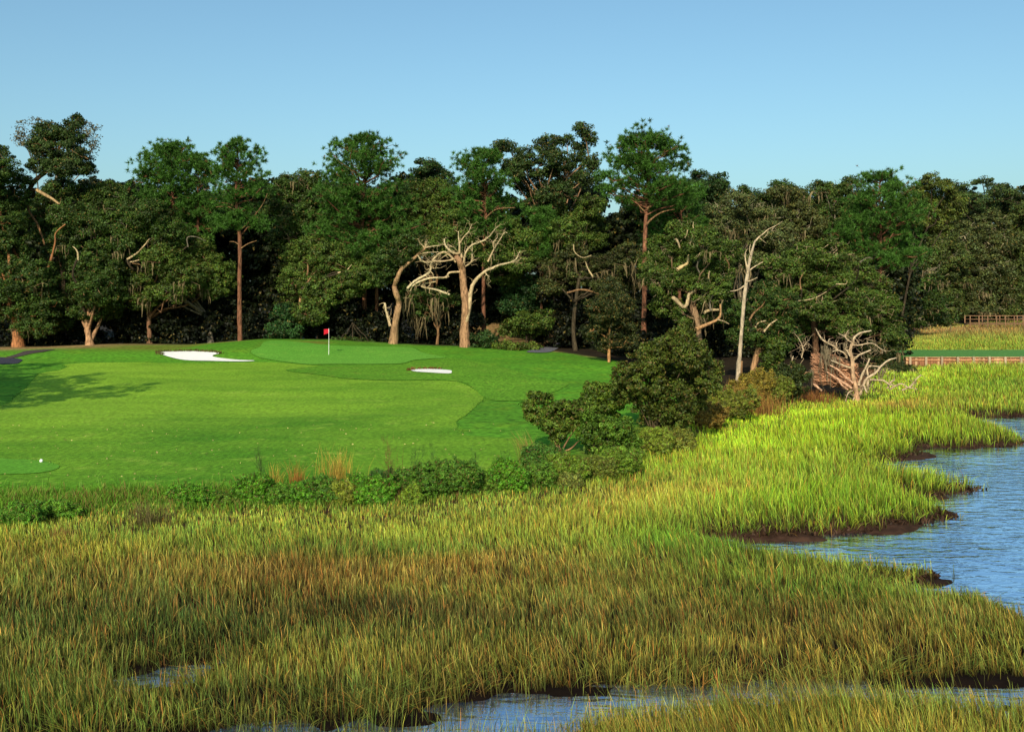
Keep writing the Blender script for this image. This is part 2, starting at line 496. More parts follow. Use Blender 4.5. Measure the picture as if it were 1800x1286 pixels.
fair_px = [(-260, 745), (-120, 740), (0, 714), (25, 700), (48, 680), (70, 657), (96, 652), (118, 645), (112, 641), (150, 638), (220, 637), (300, 638), (380, 638), (450, 637), (483, 637),
           (520, 640), (560, 644), (520, 648), (503, 651), (530, 656), (575, 661.5), (621, 667), (667, 669), (758, 669), (810, 673), (838, 688), (850, 700), (826, 724),
           (804, 739), (803, 747), (813, 763), (870, 769), (940, 775), (925, 800), (880, 822), (760, 840), (650, 850), (520, 855), (420, 862), (300, 876), (100, 882), (-260, 882)]
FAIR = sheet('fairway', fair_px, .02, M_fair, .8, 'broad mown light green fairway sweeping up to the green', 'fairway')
green_px = [(442, 617), (457, 610), (464, 602), (483, 599), (514, 600.5), (575, 607), (620, 608.5), (667, 609.5), (720, 611), (743, 620), (783, 629), (755, 631), (726, 634), (697, 640),
            (605, 640.5), (545, 641), (514, 638), (478, 633), (448, 625)]
GREEN = sheet('putting_green', green_px, .045, M_green, .6, 'smooth putting green around the red flag', 'putting green')
sand1 = [(278, 619.5), (304, 618.5), (343, 618), (385, 621), (374, 625), (379, 628.5), (411, 632.5), (448, 634.5), (422, 636), (376, 635), (333, 634), (304, 629.5), (286, 624)]
S1 = sheet('sand_bunker', sand1, .05, M_sand, .5, 'larger white sand bunker left of the green', 'bunker', (.84, .82, .77), 4)
sand2 = [(723, 650.5), (752, 649.5), (789, 651.5), (794, 654.5), (789, 657.5), (758, 655.8), (728, 653.6)]
S2 = sheet('sand_bunker', sand2, .06, M_sand, .4, 'small white sand bunker right of the flag', 'bunker', (.84, .82, .77), 4)
tee_px = [(-60, 806), (20, 808), (70, 811), (103, 819), (95, 827), (60, 833), (0, 835), (-60, 836)]
TEE = sheet('tee_ground', tee_px, .04, M_tee, .3, 'close mown tee with a white marker at lower left', 'tee', n=5)
path1 = [(-60, 628), (-20, 628), (15, 629), (38, 632), (36, 636), (25, 640), (-20, 640.5), (-60, 641)]
sheet('cart_path', path1, .035, M_path, .4, 'dark asphalt cart path at the left edge', 'path', (.035, .034, .05), 4)
path1b = [(8, 629.4), (34, 621), (60, 615.8), (96, 614.6), (82, 617.6), (52, 622.6), (20, 630)]
sheet('cart_path', path1b, .04, M_path, .4, 'far bend of the cart path climbing behind the mound', 'path', (.06, .045, .04), 4)
path2 = [(925, 619), (952, 612), (973, 604), (980, 592), (984, 586), (992, 586), (990, 596), (988, 606), (975, 616), (960, 620)]
sheet('cart_path', path2, .05, M_path, .4, 'grey path leading into the trees beside shrubs', 'path', (.12, .12, .14), 4)
# rough on the left slope, darker than the fairway
sheet('rough', [(503, 651), (530, 647.5), (560, 644), (636, 642), (697, 641), (726, 636), (757, 632.5), (800, 630), (860, 640), (930, 660), (1000, 675), (940, 700), (880, 705), (852, 699), (836, 686),
                (812, 672), (758, 668.4), (667, 668.4), (621, 666.4), (575, 661)], .03, M_rough, .6, 'taller rough tongue between the green and the fairway', 'rough', n=4)

# tee lawn behind the bulkhead at right
mb = MB()
xa, xb = (1590 - CX) / F * 89.5, 62.0
gx, gy = np.meshgrid(np.linspace(xa, xb, 60), np.linspace(89.5, 100, 14))
zz = .93 + (fbm(gx, gy, 3) - .5) * .08 + (gy - 89.5) * .004
i = (np.arange(13)[:, None] * 60 + np.arange(59)[None]).ravel()
mb.add(np.stack([gx, gy, zz], -1).reshape(-1, 3), np.stack([i, i + 1, i + 61, i + 60], 1), (.5, .5, .5))
for yy, sgn in ((100, 1),):
    mb.add([(xa, yy, .9), (xb, yy, .9), (xb, yy + 1, -.3), (xa, yy + 1, -.3)], [(0, 3, 2, 1)], (.3, .3, .1))
mb.add([(xa, 89.5, .9), (xa, 100, .9), (xa - 1, 100, -.3), (xa - 1, 89.5, -.3)], [(0, 1, 2, 3)], (.3, .3, .1))
tag(mb.build('tee_lawn', mat_turf('lawn_turf', (.06, .19, .04), (.09, .23, .05), (.12, .25, .05), 9, .3, .7)), 'flat green lawn retained behind the timber bulkhead', 'lawn', None, 'structure')


# ------------------------------------------------------------------ grass
def fringe(name, P, mb, rng, h, w, dens, c, jit=.12, clip=None):
    d = np.linalg.norm(np.diff(np.vstack([P, P[:1]]), axis=0), axis=1)
    n = int(d.sum() * dens)
    cum = np.concatenate([[0], np.cumsum(d)])
    t = rng.random(n) * cum[-1]
    Pp = np.vstack([P, P[:1]])
    x = np.interp(t, cum, Pp[:, 0]) + rng.normal(size=n) * jit
    y = np.interp(t, cum, Pp[:, 1]) + rng.normal(size=n) * jit
    if clip is not None:
        k = clip(x, y); x = x[k]; y = y[k]; n = len(x)
    z = hgt(x, y)
    H = h * (.6 + .8 * rng.random(n))
    cc = np.asarray(c) * (.7 + .6 * rng.random((n, 1)))
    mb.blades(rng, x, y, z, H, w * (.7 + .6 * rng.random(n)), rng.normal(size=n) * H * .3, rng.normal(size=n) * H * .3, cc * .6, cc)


rng = np.random.default_rng(5)
fmb = MB()
fringe('rough_fringe', FAIR, fmb, rng, .045, .03, 18, (.055, .165, .012), .12, lambda x, y: (y > 42) & (x < 3) & (x > -45) & ~((x > -22) & (x < -13) & (y > 76)))  # blades coloured darker to draw the shadow line of the rough's step
fringe('rough_fringe', GREEN, fmb, rng, .05, .035, 18, (.06, .18, .018), .12, lambda x, y: ((x < -18) & (y < 90)) | ((x > -9) & (y > 80)))
fringe('rough_fringe', TEE, fmb, rng, .05, .02, 45, (.045, .15, .015), .06, lambda x, y: y > 35.2)
fringe('rough_fringe', S1, fmb, rng, .22, .07, 45, (.13, .12, .03), .10, lambda x, y: y > 84.5)
fringe('rough_fringe', S2, fmb, rng, .20, .07, 45, (.20, .10, .03), .10, lambda x, y: y > 72)
tag(fmb.build('rough_fringe', M_grass), 'short unmown grass edging the bunkers and, darkened as a shadow line, the mown surfaces', 'grass', None, 'stuff')

G_Y = np.array
PATCH = [  # px, py, rx, ry, tip colour, weight, tan share
    (900, 1130, 1400, 110, (.145, .165, .028), .9, .32),
    (150, 1120, 330, 90, (.085, .115, .020), .95, .30),
    (560, 985, 420, 32, (.20, .135, .028), .95, .85),
    (650, 1050, 900, 30, (.058, .060, .014), .96, .45),  # shadow band from steps in grass height, put into the tip colour
    (230, 1005, 260, 20, (.13, .14, .026), .7, .40),
    (200, 1062, 320, 26, (.08, .115, .02), .85, .25),
    (1480, 1095, 330, 42, (.19, .165, .030), .85, .62),
    (1250, 1165, 700, 26, (.20, .19, .03), .8, .35),
    (820, 958, 140, 12, (.33, .21, .04), .8, .6),
    (700, 905, 900, 24, (.225, .235, .028), .9, .26),
    (300, 905, 240, 18, (.15, .22, .03), .6, .2),
    (80, 945, 140, 16, (.30, .25, .03), .8, .4),
    (620, 935, 260, 12, (.12, .20, .026), .7, .15),
    (1200, 925, 150, 45, (.12, .24, .02), .85, .12),
    (1450, 1010, 220, 26, (.11, .165, .022), .85, .25),
    (1050, 1015, 150, 30, (.15, .14, .024), .7, .4),
    (1400, 740, 420, 75, (.28, .36, .016), .92, .14),
    (1450, 860, 260, 34, (.23, .34, .018), .9, .15),
    (1380, 795, 260, 14, (.20, .24, .018), .5, .30),
    (1230, 842, 100, 12, (.27, .18, .032), .75, .5),
    (1050, 890, 180, 28, (.25, .25, .03), .75, .35),
    (1100, 860, 100, 20, (.26, .22, .03), .7, .4),
    (1580, 700, 95, 9, (.24, .12, .03), .85, .6),
    (1700, 660, 200, 18, (.28, .35, .02), .85, .12),
    (1760, 668, 80, 8, (.10, .19, .02), .8, .1),
    (1720, 606, 180, 8, (.19, .24, .025), .9, .2),
    (1700, 580, 200, 9, (.21, .11, .05), .9, .5),
    (1300, 1250, 900, 30, (.25, .21, .032), .85, .45),
    (300, 1260, 420, 30, (.10, .145, .022), .85, .22),
    (760, 1120, 620, 24, (.20, .175, .028), .8, .45),
    (560, 1180, 600, 16, (.085, .095, .018), .7, .35),
]


def marsh_colour(x, y, rng):
    px = CX + F * x / y; py = HZ + F * (CH - .5) / y
    n = len(x)
    px = px + (fbm(x, y, 4) - .5) * 160
    py = py + (fbm(x + 50, y - 20, 3) - .5) * 30 * np.clip((py - 560) / 300, .1, 1.2)
    C = np.tile(np.array([.19, .225, .03]), (n, 1)); T = np.full(n, .25)
    for (a, b, rx, ry, c, w, t) in PATCH:
        k = np.exp(-.5 * (((px - a) / (rx * .75)) ** 2 + ((py - b) / (ry * .75)) ** 2)) * w
        C = C * (1 - k[:, None]) + np.array(c) * k[:, None]; T = T * (1 - k) + t * k
    m = (fbm(x, y, 2.2) - .5)[:, None]
    C = C * (1 + 1.0 * m)
    C = C * np.where((y > 30)[:, None], np.array([.79, .90, .9]), np.array([.88, .98, 1.0]))
    istan = rng.random(n) < T * .78
    tan = np.where(rng.random((n, 1)) < .42, np.array([.33, .13, .035]), np.array([.36, .25, .06])) * (.55 + .7 * rng.random((n, 1)))
    C = np.where(istan[:, None], .35 * C + .65 * tan, C)
    C = C * (.30 + 1.35 * rng.random((n, 1)) ** 1.15)
    g = rng.random((n, 1))
    C = C * np.hstack([1.30 - .55 * g, .98 + .10 * g, .9 + .3 * g])
    return np.clip(C, .004, .6), istan


def marsh():
    rng = np.random.default_rng(21)
    N = 1500000
    # stem density falls with distance like Y^-1.35
    u = rng.random(N)
    e = .65
    y = (11.2 ** e + u * (255 ** e - 11.2 ** e)) ** (1 / e)
    x = (rng.random(N) * 2 - 1) * (y * .515 + 1.6)
    k = rng.random(N) < .12 + 1.5 * (fbm(x, y, .45) - .12)
    x = x[k]; y = y[k]
    z, du, dw = hgt_full(x, y)
    lim = .16 * (y < 20) - .02 - .3 * fbm(x, y, .9) - np.where(y > 24.5, .20, 0) * (x > 0)
    keep = (dw < lim) & ((du < .35) | (rng.random(len(x)) < .35 * (du < 1.0)))
    keep |= (dw > lim) & (dw < lim + .5) & (rng.random(len(x)) < .06)
    keep |= (rng.random(len(x)) < .15) & (y < 16.1) & (x > -4.2)
    keep |= (rng.random(len(x)) < .07) & (sdf(POOL, x, y) > -.05)
    keep &= ~((x > xa - 1) & (y > 89.3) & (y < 101))
    x = x[keep]; y = y[keep]; z = z[keep]; du = du[keep]; dw = dw[keep]
    n = len(x)
    H = (.40 + .26 * sstep(24, 33, y) * sstep(-2, 6, x) + .16 * (y < 16.4)) * (.45 + .75 * rng.random(n)) * (.75 + .5 * fbm(x, y, 3.0))
    H *= .85 + .15 * sstep(0, -2.5, dw) + .4 * np.exp(-((dw + .25) / .5) ** 2) * (y > 16.3) * (y < 21)
    H *= 1 - .25 * sstep(36, 60, y) + .25 * sstep(70, 84, y)
    H *= 1 + .5 * sstep(120, 160, y)
    H *= 1 - .55 * sstep(-6, -.2, du)
    H *= 1 - .4 * np.exp(-(((x + 5.6) / 1.1) ** 2 + ((y - 16.4) / .7) ** 2))
    w = .0040 + .00042 * y
    w = w * (.6 + .7 * rng.random(n))
    lx = H * (-.05 - .13 * sstep(-2, 6, x) * sstep(32, 22, y) + (vnoise(x, y, 1.3) - .5) * .26 + rng.normal(size=n) * .13)
    ly = H * ((vnoise(x + 90, y, 1.1) - .5) * .3 + rng.normal(size=n) * .16)
    # stems at the water's edge flop outwards
    fl = sstep(-1.2, -.1, dw) * (rng.random(n) < .45)
    lx = lx + fl * H * rng.normal(size=n) * .7; ly = ly - fl * H * .5; H = H * (1 - .25 * fl)
    C, ist = marsh_colour(x, y, rng)
    C = C * 2.65
    root = np.array([.020, .011, .005]) * (.4 + .8 * rng.random((n, 1))) + C * (.05 + .4 * sstep(-6, -1, du))[:, None]  # brown dead sheaths, darkened further for the shade at the blade feet
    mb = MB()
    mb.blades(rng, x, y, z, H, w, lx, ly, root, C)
    # second leaf on nearer stems
    k = (y < 45) & (rng.random(n) < .5)
    m = k.sum(); s = rng.normal(size=m) * .45; s2 = rng.normal(size=m) * .4
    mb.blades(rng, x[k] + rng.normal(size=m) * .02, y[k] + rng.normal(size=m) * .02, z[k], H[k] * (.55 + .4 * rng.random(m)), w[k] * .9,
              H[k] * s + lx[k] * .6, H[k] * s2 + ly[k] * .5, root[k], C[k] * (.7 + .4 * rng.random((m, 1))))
    m = 90000
    ys = 20 + 60 * rng.random(m) ** 1.4; xs = rng.random(m) * ys * .52 + 2
    zs, du2, dw2 = hgt_full(xs, ys)
    q = (dw2 > -.9) & (dw2 < -.02) & (du2 < 0)
    xs, ys, zs = xs[q], ys[q], zs[q]; m = len(xs)
    hs = .05 + .13 * rng.random(m) ** 2; cs = np.array([.085, .045, .025]) * (.2 + 1.3 * rng.random((m, 1)))
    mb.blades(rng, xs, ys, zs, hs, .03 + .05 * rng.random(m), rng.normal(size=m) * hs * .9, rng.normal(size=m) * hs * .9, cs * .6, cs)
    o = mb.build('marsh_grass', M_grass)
    tag(o, 'dense green and tan cordgrass covering the tidal marsh', 'marsh grass', None, 'stuff')
    # unmown verge along the upland edge, weeds and seed heads
    rng = np.random.default_rng(22)
    t = rng.random(26000)
    px = -40 + t * 1180
    bx = np.array([ground(p, q) for p, q in ((-60, 888), (330, 884), (440, 878), (650, 872), (850, 858), (1010, 845), (1100, 826), (1140, 800))])
    yy = np.interp(px, [-60, 330, 440, 650, 850, 1010, 1100, 1140], bx[:, 1]) + rng.normal(size=len(px)) * .5
    xx = (px - CX) / F * yy
    z, du, dw = hgt_full(xx, yy)
    H = (.16 + .3 * rng.random(len(px)) ** 2) * (.3 + 1.1 * fbm(xx, yy, 1.3)) * np.where(px < 330, 1.1, .8)
    c = np.array([.17, .36, .03]) * (.5 + .8 * rng.random((len(px), 1)))
    tn = rng.random((len(px), 1)) < .25
    c = np.where(tn, np.array([.30, .22, .06]) * (.5 + .8 * rng.random((len(px), 1))), c)
    mb = MB()
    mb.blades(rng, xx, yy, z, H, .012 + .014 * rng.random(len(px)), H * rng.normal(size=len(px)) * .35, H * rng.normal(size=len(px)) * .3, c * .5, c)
    tag(mb.build('verge_grass', M_grass), 'unmown weeds and grass between the fairway and the marsh', 'grass', None, 'stuff')


marsh()

# fallen leaves on the near fairway
rng = np.random.default_rng(31)
n = 240
y = 29.5 + 16 * rng.random(n) ** 1.5; px = rng.random(n) * 900; x = (px - CX) / F * y
z = hgt(x, y) + .035
mb = MB(); nr = np.tile([0, -.5, .85], (n, 1)) + rng.normal(size=(n, 3)) * .3
mb.leaves(rng, np.column_stack([x, y, z]), nr, .05 + .05 * rng.random(n), np.array([.40, .36, .12]) * (.5 + .7 * rng.random((n, 1))))
tag(mb.build('fallen_leaves', M_leaf), 'small fallen leaves scattered on the near fairway', 'leaves', None, 'stuff')


# ------------------------------------------------------------------ trees
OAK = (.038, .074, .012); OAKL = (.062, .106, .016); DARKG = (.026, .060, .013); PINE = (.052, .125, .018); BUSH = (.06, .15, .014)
GREY = (.12, .118, .065); HARD = (.032, .060, .013); YEL = (.12, .14, .02)
TAN = (.17, .095, .045); CREAM = (.36, .27, .15); GREYB = (.13, .11, .08); PBARK = (.15, .065, .036); DBARK = (.04, .03, .018)


def zf(x0, y0, s):
    return lambda a, b: (x0 + a * s, y0 + b * s)


Z0 = (0, 0, 1.0); Z1 = (0, 180, .35778); Z2 = (500, 180, .35778); Z3 = (950, 200, .38880); Z4 = (1350, 280, .34221); Z8 = (800, 560, .33333)
Z9 = (1250, 540, .22222)


def mp(Z, pts):
    return [(Z[0] + p[0] * Z[2], Z[1] + p[1] * Z[2]) for p in pts]


def mblob(Z, bl):
    return [(Z[0] + b[0] * Z[2], Z[1] + b[1] * Z[2], b[2] * Z[2], b[3] * Z[2]) for b in bl]


def blobs_world(rng, bl, Y, depth):
    out = []
    for (px, py, rx, ry) in bl:
        Yc = Y + (rng.random() * 2 - 1) * depth
        c = at(px, py, Yc)
        sx, sz = rx * Yc / F, ry * Yc / F
        out.append((c, np.array([sx, (sx + sz) * .5, sz])))
    return out


def crown(mb, rng, bw, Y, col, k=5.0, nleaf=44, lsz=.0026, rcp=9.5, aspect=.55, warm=.06, fill=.55, flat=.62):
    rc = rcp * Y / F
    cs, ns, rs = [], [], []
    for c, r in bw:
        n = max(4, int(k * (r[0] * r[2]) / (rc * rc)))
        d = rng.normal(size=(n, 3)); d /= np.linalg.norm(d, axis=1)[:, None]
        q = fill + (1.03 - fill) * rng.random((n, 1)) ** .6
        cs.append(c + d * r * q); ns.append(d)
    C = np.vstack(cs); D = np.vstack(ns); m = len(C)
    cr = rc * (.55 + .8 * rng.random((m, 1)))
    cf = (.5 + 1.0 * rng.random((m, 1)))
    CC = np.repeat(C, nleaf, axis=0)
    d = rng.normal(size=(m * nleaf, 3)); d /= np.linalg.norm(d, axis=1)[:, None]
    rr = np.repeat(cr, nleaf, axis=0) * (rng.random((m * nleaf, 1)) ** .45)
    P = CC + d * rr * np.array([1, 1, flat])
    N = d * .6 + np.repeat(D, nleaf, axis=0) * .3 + rng.normal(size=(m * nleaf, 3)) * .55 + np.array([0, -.15, .35])
    N /= np.linalg.norm(N, axis=1)[:, None]
    col = np.asarray(col)
    c = col * np.repeat(cf, nleaf, axis=0) * (.6 + .8 * rng.random((m * nleaf, 1)))
    y = rng.random((m * nleaf, 1))
    c = c * np.hstack([.85 + .4 * y, np.ones_like(y), 1.1 - .3 * y])
    w = rng.random((m * nleaf, 1)) < warm
    c = np.where(w, np.array([.16, .12, .03]) * (.4 + .8 * rng.random((m * nleaf, 1))), c)
    mb.leaves(rng, P, N, lsz * Y * (.7 + .6 * rng.random(m * nleaf)), np.clip(c, .003, 1), aspect)


def wiggle(rng, a, b, n, amp):
    a = np.asarray(a); b = np.asarray(b)
    t = np.linspace(0, 1, n)[:, None]
    L = np.linalg.norm(b - a)
    p = a + (b - a) * t
    off = rng.normal(size=(n, 3)) * amp * L
    off[0] = 0
    p = p + off * np.sin(np.pi * np.clip(t * .8 + .1, 0, 1))
    return p


def moss_strands(mb, rng, pts, Y, n, lmin, lmax, col=(.17, .13, .068), spread=.5):
    tops = []
    for p in pts:
        for _ in range(n):
            L = lmin + (lmax - lmin) * rng.random() ** 1.6
            o = np.asarray(p) + rng.normal(size=3) * np.array([spread, spread, spread * .4])
            tops.append(o)
            w = (.0008 + .0011 * rng.random()) * Y
            th = rng.random() * math.pi
            s = np.array([math.cos(th), math.sin(th), 0]) * w * .5
            k = 4
            V = []
            dr = rng.normal(size=2) * .12
            for i in range(k + 1):
                t = i / k
                q = o + np.array([dr[0] * t * L, dr[1] * t * L, -t * L]) + rng.normal(size=3) * .03 * L * np.array([1, 1, 0])
                ww = (1 - .85 * t) * (.7 + .6 * rng.random())
                V += [q - s * ww, q + s * ww]
            f = [(2 * i, 2 * i + 1, 2 * i + 3, 2 * i + 2) for i in range(k)]
            mb.add(V, f, np.asarray(col) * (.6 + .8 * rng.random()))
    tops = np.array(sorted(tops, key=lambda q: q[0]))
    mb.tube(tops, np.full(len(tops), .00022 * Y), 4, col, None, 1)


SEED = [100]


def tree(name, label, Y, trunk, tr, blobs, col=OAK, bark=TAN, group=None, cat='tree', limbs=None, depth=None, moss=0, k=8.0, nleaf=78,
         lsz=.0020, twig=.45, warm=.05, autolimb=True, aspect=.55, extra=None, fill=.40, twigcol=None, mosslen=(.4, 1.5), rcp=9.5):
    """trunk: photo points of the stem from the base up; blobs: (px, py, rx, ry)"""
    SEED[0] += 1
    rng = np.random.default_rng(SEED[0])
    b = at(trunk[0][0], 600, Y); zb = gz(b[0], Y)
    root = empty(name, (b[0], Y, zb), label, cat, group)
    P = [np.array([b[0], Y, zb - .25])]
    for i, (px, py) in enumerate(trunk):
        p = at(px, py, Y + (rng.normal() * .25 if i > 1 else 0))
        if p[2] > zb + .3: P.append(p)
    if len(P) < 2: P.append(P[0] + np.array([0, 0, 2.0]))
    s = Y / F
    d = np.linspace(0, 1, len(P))
    rad = tr[0] * s + (tr[1] - tr[0]) * s * d
    rad[0] *= 1.35
    tb = MB()
    tb.tube(P, rad, 9, bark, rng, 4, .08)
    tw = twigcol if twigcol is not None else tuple(np.asarray(bark) * .9)
    for L in (limbs or []):
        pts, r0, r1 = L[0], L[1], L[2]
        cc = L[3] if len(L) > 3 else bark
        dd = 0
        if len(L) > 3 and blobs: dd = -.55 * (max(q[0] for q in blobs) - min(q[0] for q in blobs)) * s * .5 - .6
        Q = []
        for (px, py) in pts:
            dd += rng.normal() * .2
            Q.append(at(px, py, Y + dd))
        PP = np.array(P[1:]); e0 = min((Q[0], Q[-1]), key=lambda q: np.linalg.norm(PP - q, axis=1).min() + .25 * abs(q[2] - zb))
        low = PP[PP[:, 2] < e0[2] + .5] if (PP[:, 2] < e0[2] + .5).any() else PP
        a0 = low[np.argmin(np.linalg.norm(low - e0, axis=1))]
        if np.linalg.norm(a0 - e0) > .4: tb.tube(wiggle(rng, a0, e0, 5, .08), (r0 * s * 1.1, r0 * .8 * s), 6, DBARK, rng, 3, .1)
        tb.tube(Q, (r0 * .8 * s, r1 * .7 * s), 7, cc, rng, 4, .13)
    if blobs:
        if depth is None:
            depth = (max(q[0] for q in blobs) - min(q[0] for q in blobs)) * s * .35 + .5
        bw = blobs_world(rng, blobs, Y, depth)
        if autolimb:
            top = P[-1]
            for c, r in bw:
                j = rng.integers(max(1, len(P) - 2), len(P)) if len(P) > 2 else 1
                a = P[j]
                if c[2] < a[2] - .3: a = P[max(1, j - 1)]
                if c[2] < a[2] - .3 and tr[1] > .9: a = a + np.array([0, .6, 0])
                tb.tube(wiggle(rng, a, c, 5, .07), (max(tr[1] * .6, 1.2) * s, .7 * s), 6, (np.asarray(bark) * .55 if twigcol is not None else tw), rng, 2, .1)
        for c, r in bw:
            nt = int(twig * 7 * (r[0] * r[2]) / (20 * s) ** 2 * .6) + (1 if twig > 0 else 0)
            for _ in range(min(nt, 20)):
                dv = rng.normal(size=3); dv[1] = -abs(dv[1]) * .8; dv /= np.linalg.norm(dv)
                e = c + dv * r * (.85 + .3 * rng.random())
                a = c + rng.normal(size=3) * r * .25
                tb.tube(wiggle(rng, a, e, 6, .11), ((.5 + .7 * rng.random()) * s, .25 * s), 4, tw, rng, 1, .05)
        cb = MB()
        crown(cb, rng, bw, Y, col, k, nleaf, lsz, rcp, aspect, warm, fill)
        cb.build('crown', M_leaf, root)
        if moss:
            for c, r in bw:
                if rng.random() > .3 + .12 * moss: continue
                ms = MB(); a = rng.random() * 6.28
                p = c + np.array([math.cos(a) * r[0] * .6, -(.4 + .6 * abs(math.sin(a))) * r[1], -r[2] * (.1 + .7 * rng.random())])
                moss_strands(ms, rng, [p], Y, 5 + 3 * moss, mosslen[0], mosslen[1], spread=.2 + .5 * r[0] * .35)
                ms.build('hanging_moss', M_moss, root)
    tb.build('trunk', M_bark, root, True)
    if extra: extra(root, rng, Y, s)
    return root


def pine(label, px, Y, top, bot, hw, lean=0, tr=(3.6, 1.2), base_py=None, col=PINE, group='tall pines', n=46, prof=None, tuft=11, extra=(), sparse=1.0, bark=PBARK):
    SEED[0] += 1
    rng = np.random.default_rng(SEED[0])
    s = Y / F
    b = at(px, 600, Y); zb = gz(b[0], Y)
    root = empty('pine_tree', (b[0], Y, zb), label, 'pine tree', group)
    T = at(px + lean, top + 8, Y)
    P = [np.array([b[0], Y, zb - .2])]
    for t in (.25, .5, .72, .88, 1.0):
        p = np.array([b[0], Y, zb]) * (1 - t) + T * t
        P.append(p + np.array([rng.normal() * .12, rng.normal() * .12, 0]) * (t < 1))
    tb = MB()
    tb.tube(P, np.array([tr[0] * 1.25, tr[0], tr[0] * .9, (tr[0] + tr[1]) * .5, tr[1], .5]) * s, 9, bark, rng, 4, .07)
    pr = prof or [(0, .12), (.15, .55), (.4, .95), (.62, 1.0), (.85, .8), (1, .45)]
    px_, pw_ = zip(*pr)
    tc, td = [], []
    W = hw * s
    zt = T[2]; zbt = CH - (bot - HZ) * s
    n = int(n * 1.25)
    for i in range(n):
        t = (i + .6 * rng.random()) / n
        z = zt - (zt - zbt) * t
        f = (z - zb) / (zt - zb)
        ax = np.array([b[0], Y, zb]) * (1 - f) + T * f
        L = W * np.interp(t, px_, pw_) * (.5 + .6 * rng.random())
        a = rng.random() * 6.283
        dirv = np.array([math.cos(a), math.sin(a), .12 + .5 * (1 - t) + .15 * rng.normal()])
        e = ax + dirv * L
        q = wiggle(rng, ax - np.array([0, 0, .1 * L]), e, 5, .05)
        tb.tube(q, (max(.028, .022 * L) + .02, .02), 5, np.asarray(bark) * .9, rng, 1, .05)
        m = max(4, int(tuft * 1.7 * sparse * (.35 + L / W)))
        u = .35 + .65 * rng.random(m) ** .7
        cc = ax + (e - ax) * u[:, None]
        sp = np.minimum(.12 + .22 * L * (.4 + u), .85)[:, None]
        off = np.clip(rng.normal(size=(m, 3)), -1.5, 1.5) * sp * np.array([.75, .75, .42])
        tc.append(cc + off); td.append(np.tile(dirv / np.linalg.norm(dirv), (m, 1)) + off * .5)
    for (ex, ey, rx, ry, m) in extra:
        c = at(ex, ey, Y)
        m = int(m * 2.2); d = rng.normal(size=(m, 3)); d /= np.linalg.norm(d, axis=1)[:, None]
        tc.append(c + d * np.array([rx, (rx + ry) * .5, ry]) * s * rng.random((m, 1)) ** .5); td.append(d)
        f = (c[2] - zb) / (zt - zb) - .06
        ax = np.array([b[0], Y, zb]) * (1 - f) + T * f
        tb.tube(wiggle(rng, ax, c, 5, .06), (.09, .03), 5, np.asarray(bark) * .9, rng, 1, .05)
    tc = np.vstack(tc); td = np.vstack(td)
    cf = np.asarray(col) * (.6 + .8 * rng.random((len(tc), 1)))
    cb = MB()
    cb.needles(rng, tc, td, 30, .0043 * Y, .00074 * Y, cf)
    # a few rusty dead tufts
    kk = rng.random(len(tc)) < .05
    if kk.any():
        cb.needles(rng, tc[kk] + rng.normal(size=(kk.sum(), 3)) * .3, td[kk], 10, .0028 * Y, .0005 * Y, np.tile((.15, .07, .03), (kk.sum(), 1)))
    cb.build('crown', M_needle, root)
    return root, tb, rng


def fin(r):
    root, tb, rng = r
    tb.build('trunk', M_bark, root, True)
    return root


# ---- left group
tree('oak_tree', 'old oak with thick orange trunk at the far left edge', 99, [(32, 612), (31, 590), (29, 570), (22, 540), (18, 510)], (9.5, 6),
     [(12, 330, 40, 45), (-10, 400, 50, 50), (20, 440, 40, 45), (50, 490, 50, 40), (10, 530, 55, 36), (70, 535, 45, 32), (95, 560, 30, 22), (60, 575, 40, 16), (-20, 290, 45, 40)], OAK, (.28, .12, .05),
     limbs=[(mp(Z1, [(85, 935), (78, 870), (85, 800), (88, 765)]), 3.5, 2), (mp(Z1, [(195, 880), (225, 830), (245, 790), (270, 690), (275, 640), (320, 600)]), 3.2, 1.5),
            (mp(Z1, [(120, 900), (105, 850), (98, 805)]), 1.6, .8, CREAM)], moss=1)
tree('oak_tree', 'leaning oak whose heavy crown rises highest at the far left', 103, [(27, 610), (26, 520), (22, 430), (27, 388), (45, 350), (58, 322), (84, 298), (98, 270)], (6, 3.5),
     mblob(Z1, [(290, 220, 130, 90), (240, 130, 70, 45), (330, 150, 80, 60), (365, 95, 35, 40), (385, 290, 70, 60), (300, 320, 110, 50), (190, 300, 60, 50), (430, 320, 40, 40), (210, 200, 70, 60)]), HARD, TAN,
     limbs=[(mp(Z1, [(180, 430), (280, 490), (330, 540), (370, 578)]), 4, 2, (.30, .2, .1)), (mp(Z1, [(130, 480), (145, 540), (180, 590), (200, 640), (220, 700)]), 3, 2)], autolimb=True)
tree('oak_tree', 'pale grey-green tree rising behind the highest left crown', 113, [(90, 600), (95, 400), (100, 300)], (5, 2.5),
     mblob(Z1, [(140, 150, 65, 60), (95, 190, 40, 30), (445, 150, 50, 55), (455, 215, 45, 45), (425, 130, 30, 30), (430, 420, 50, 35), (180, 110, 40, 30)]), GREY, GREYB, nleaf=26, k=3.2, twig=.8)
tree('oak_tree', 'forked oak with rounded crown and pale orange split trunk', 98, [(158, 608), (157, 597), (154, 580), (153, 560)], (7, 4),
     mblob(Z1, [(470, 760, 80, 70), (420, 830, 80, 80), (530, 830, 90, 80), (400, 930, 70, 80), (480, 930, 110, 80), (560, 930, 60, 80), (430, 1020, 90, 50), (530, 1020, 70, 50), (480, 710, 50, 35)]), OAK, (.30, .17, .09),
     limbs=[(mp(Z1, [(450, 1165), (468, 1125), (485, 1090), (500, 1050)]), 4.5, 3), (mp(Z1, [(385, 775), (382, 740), (370, 718), (357, 708)]), 2.4, 1, CREAM)], twig=.15)
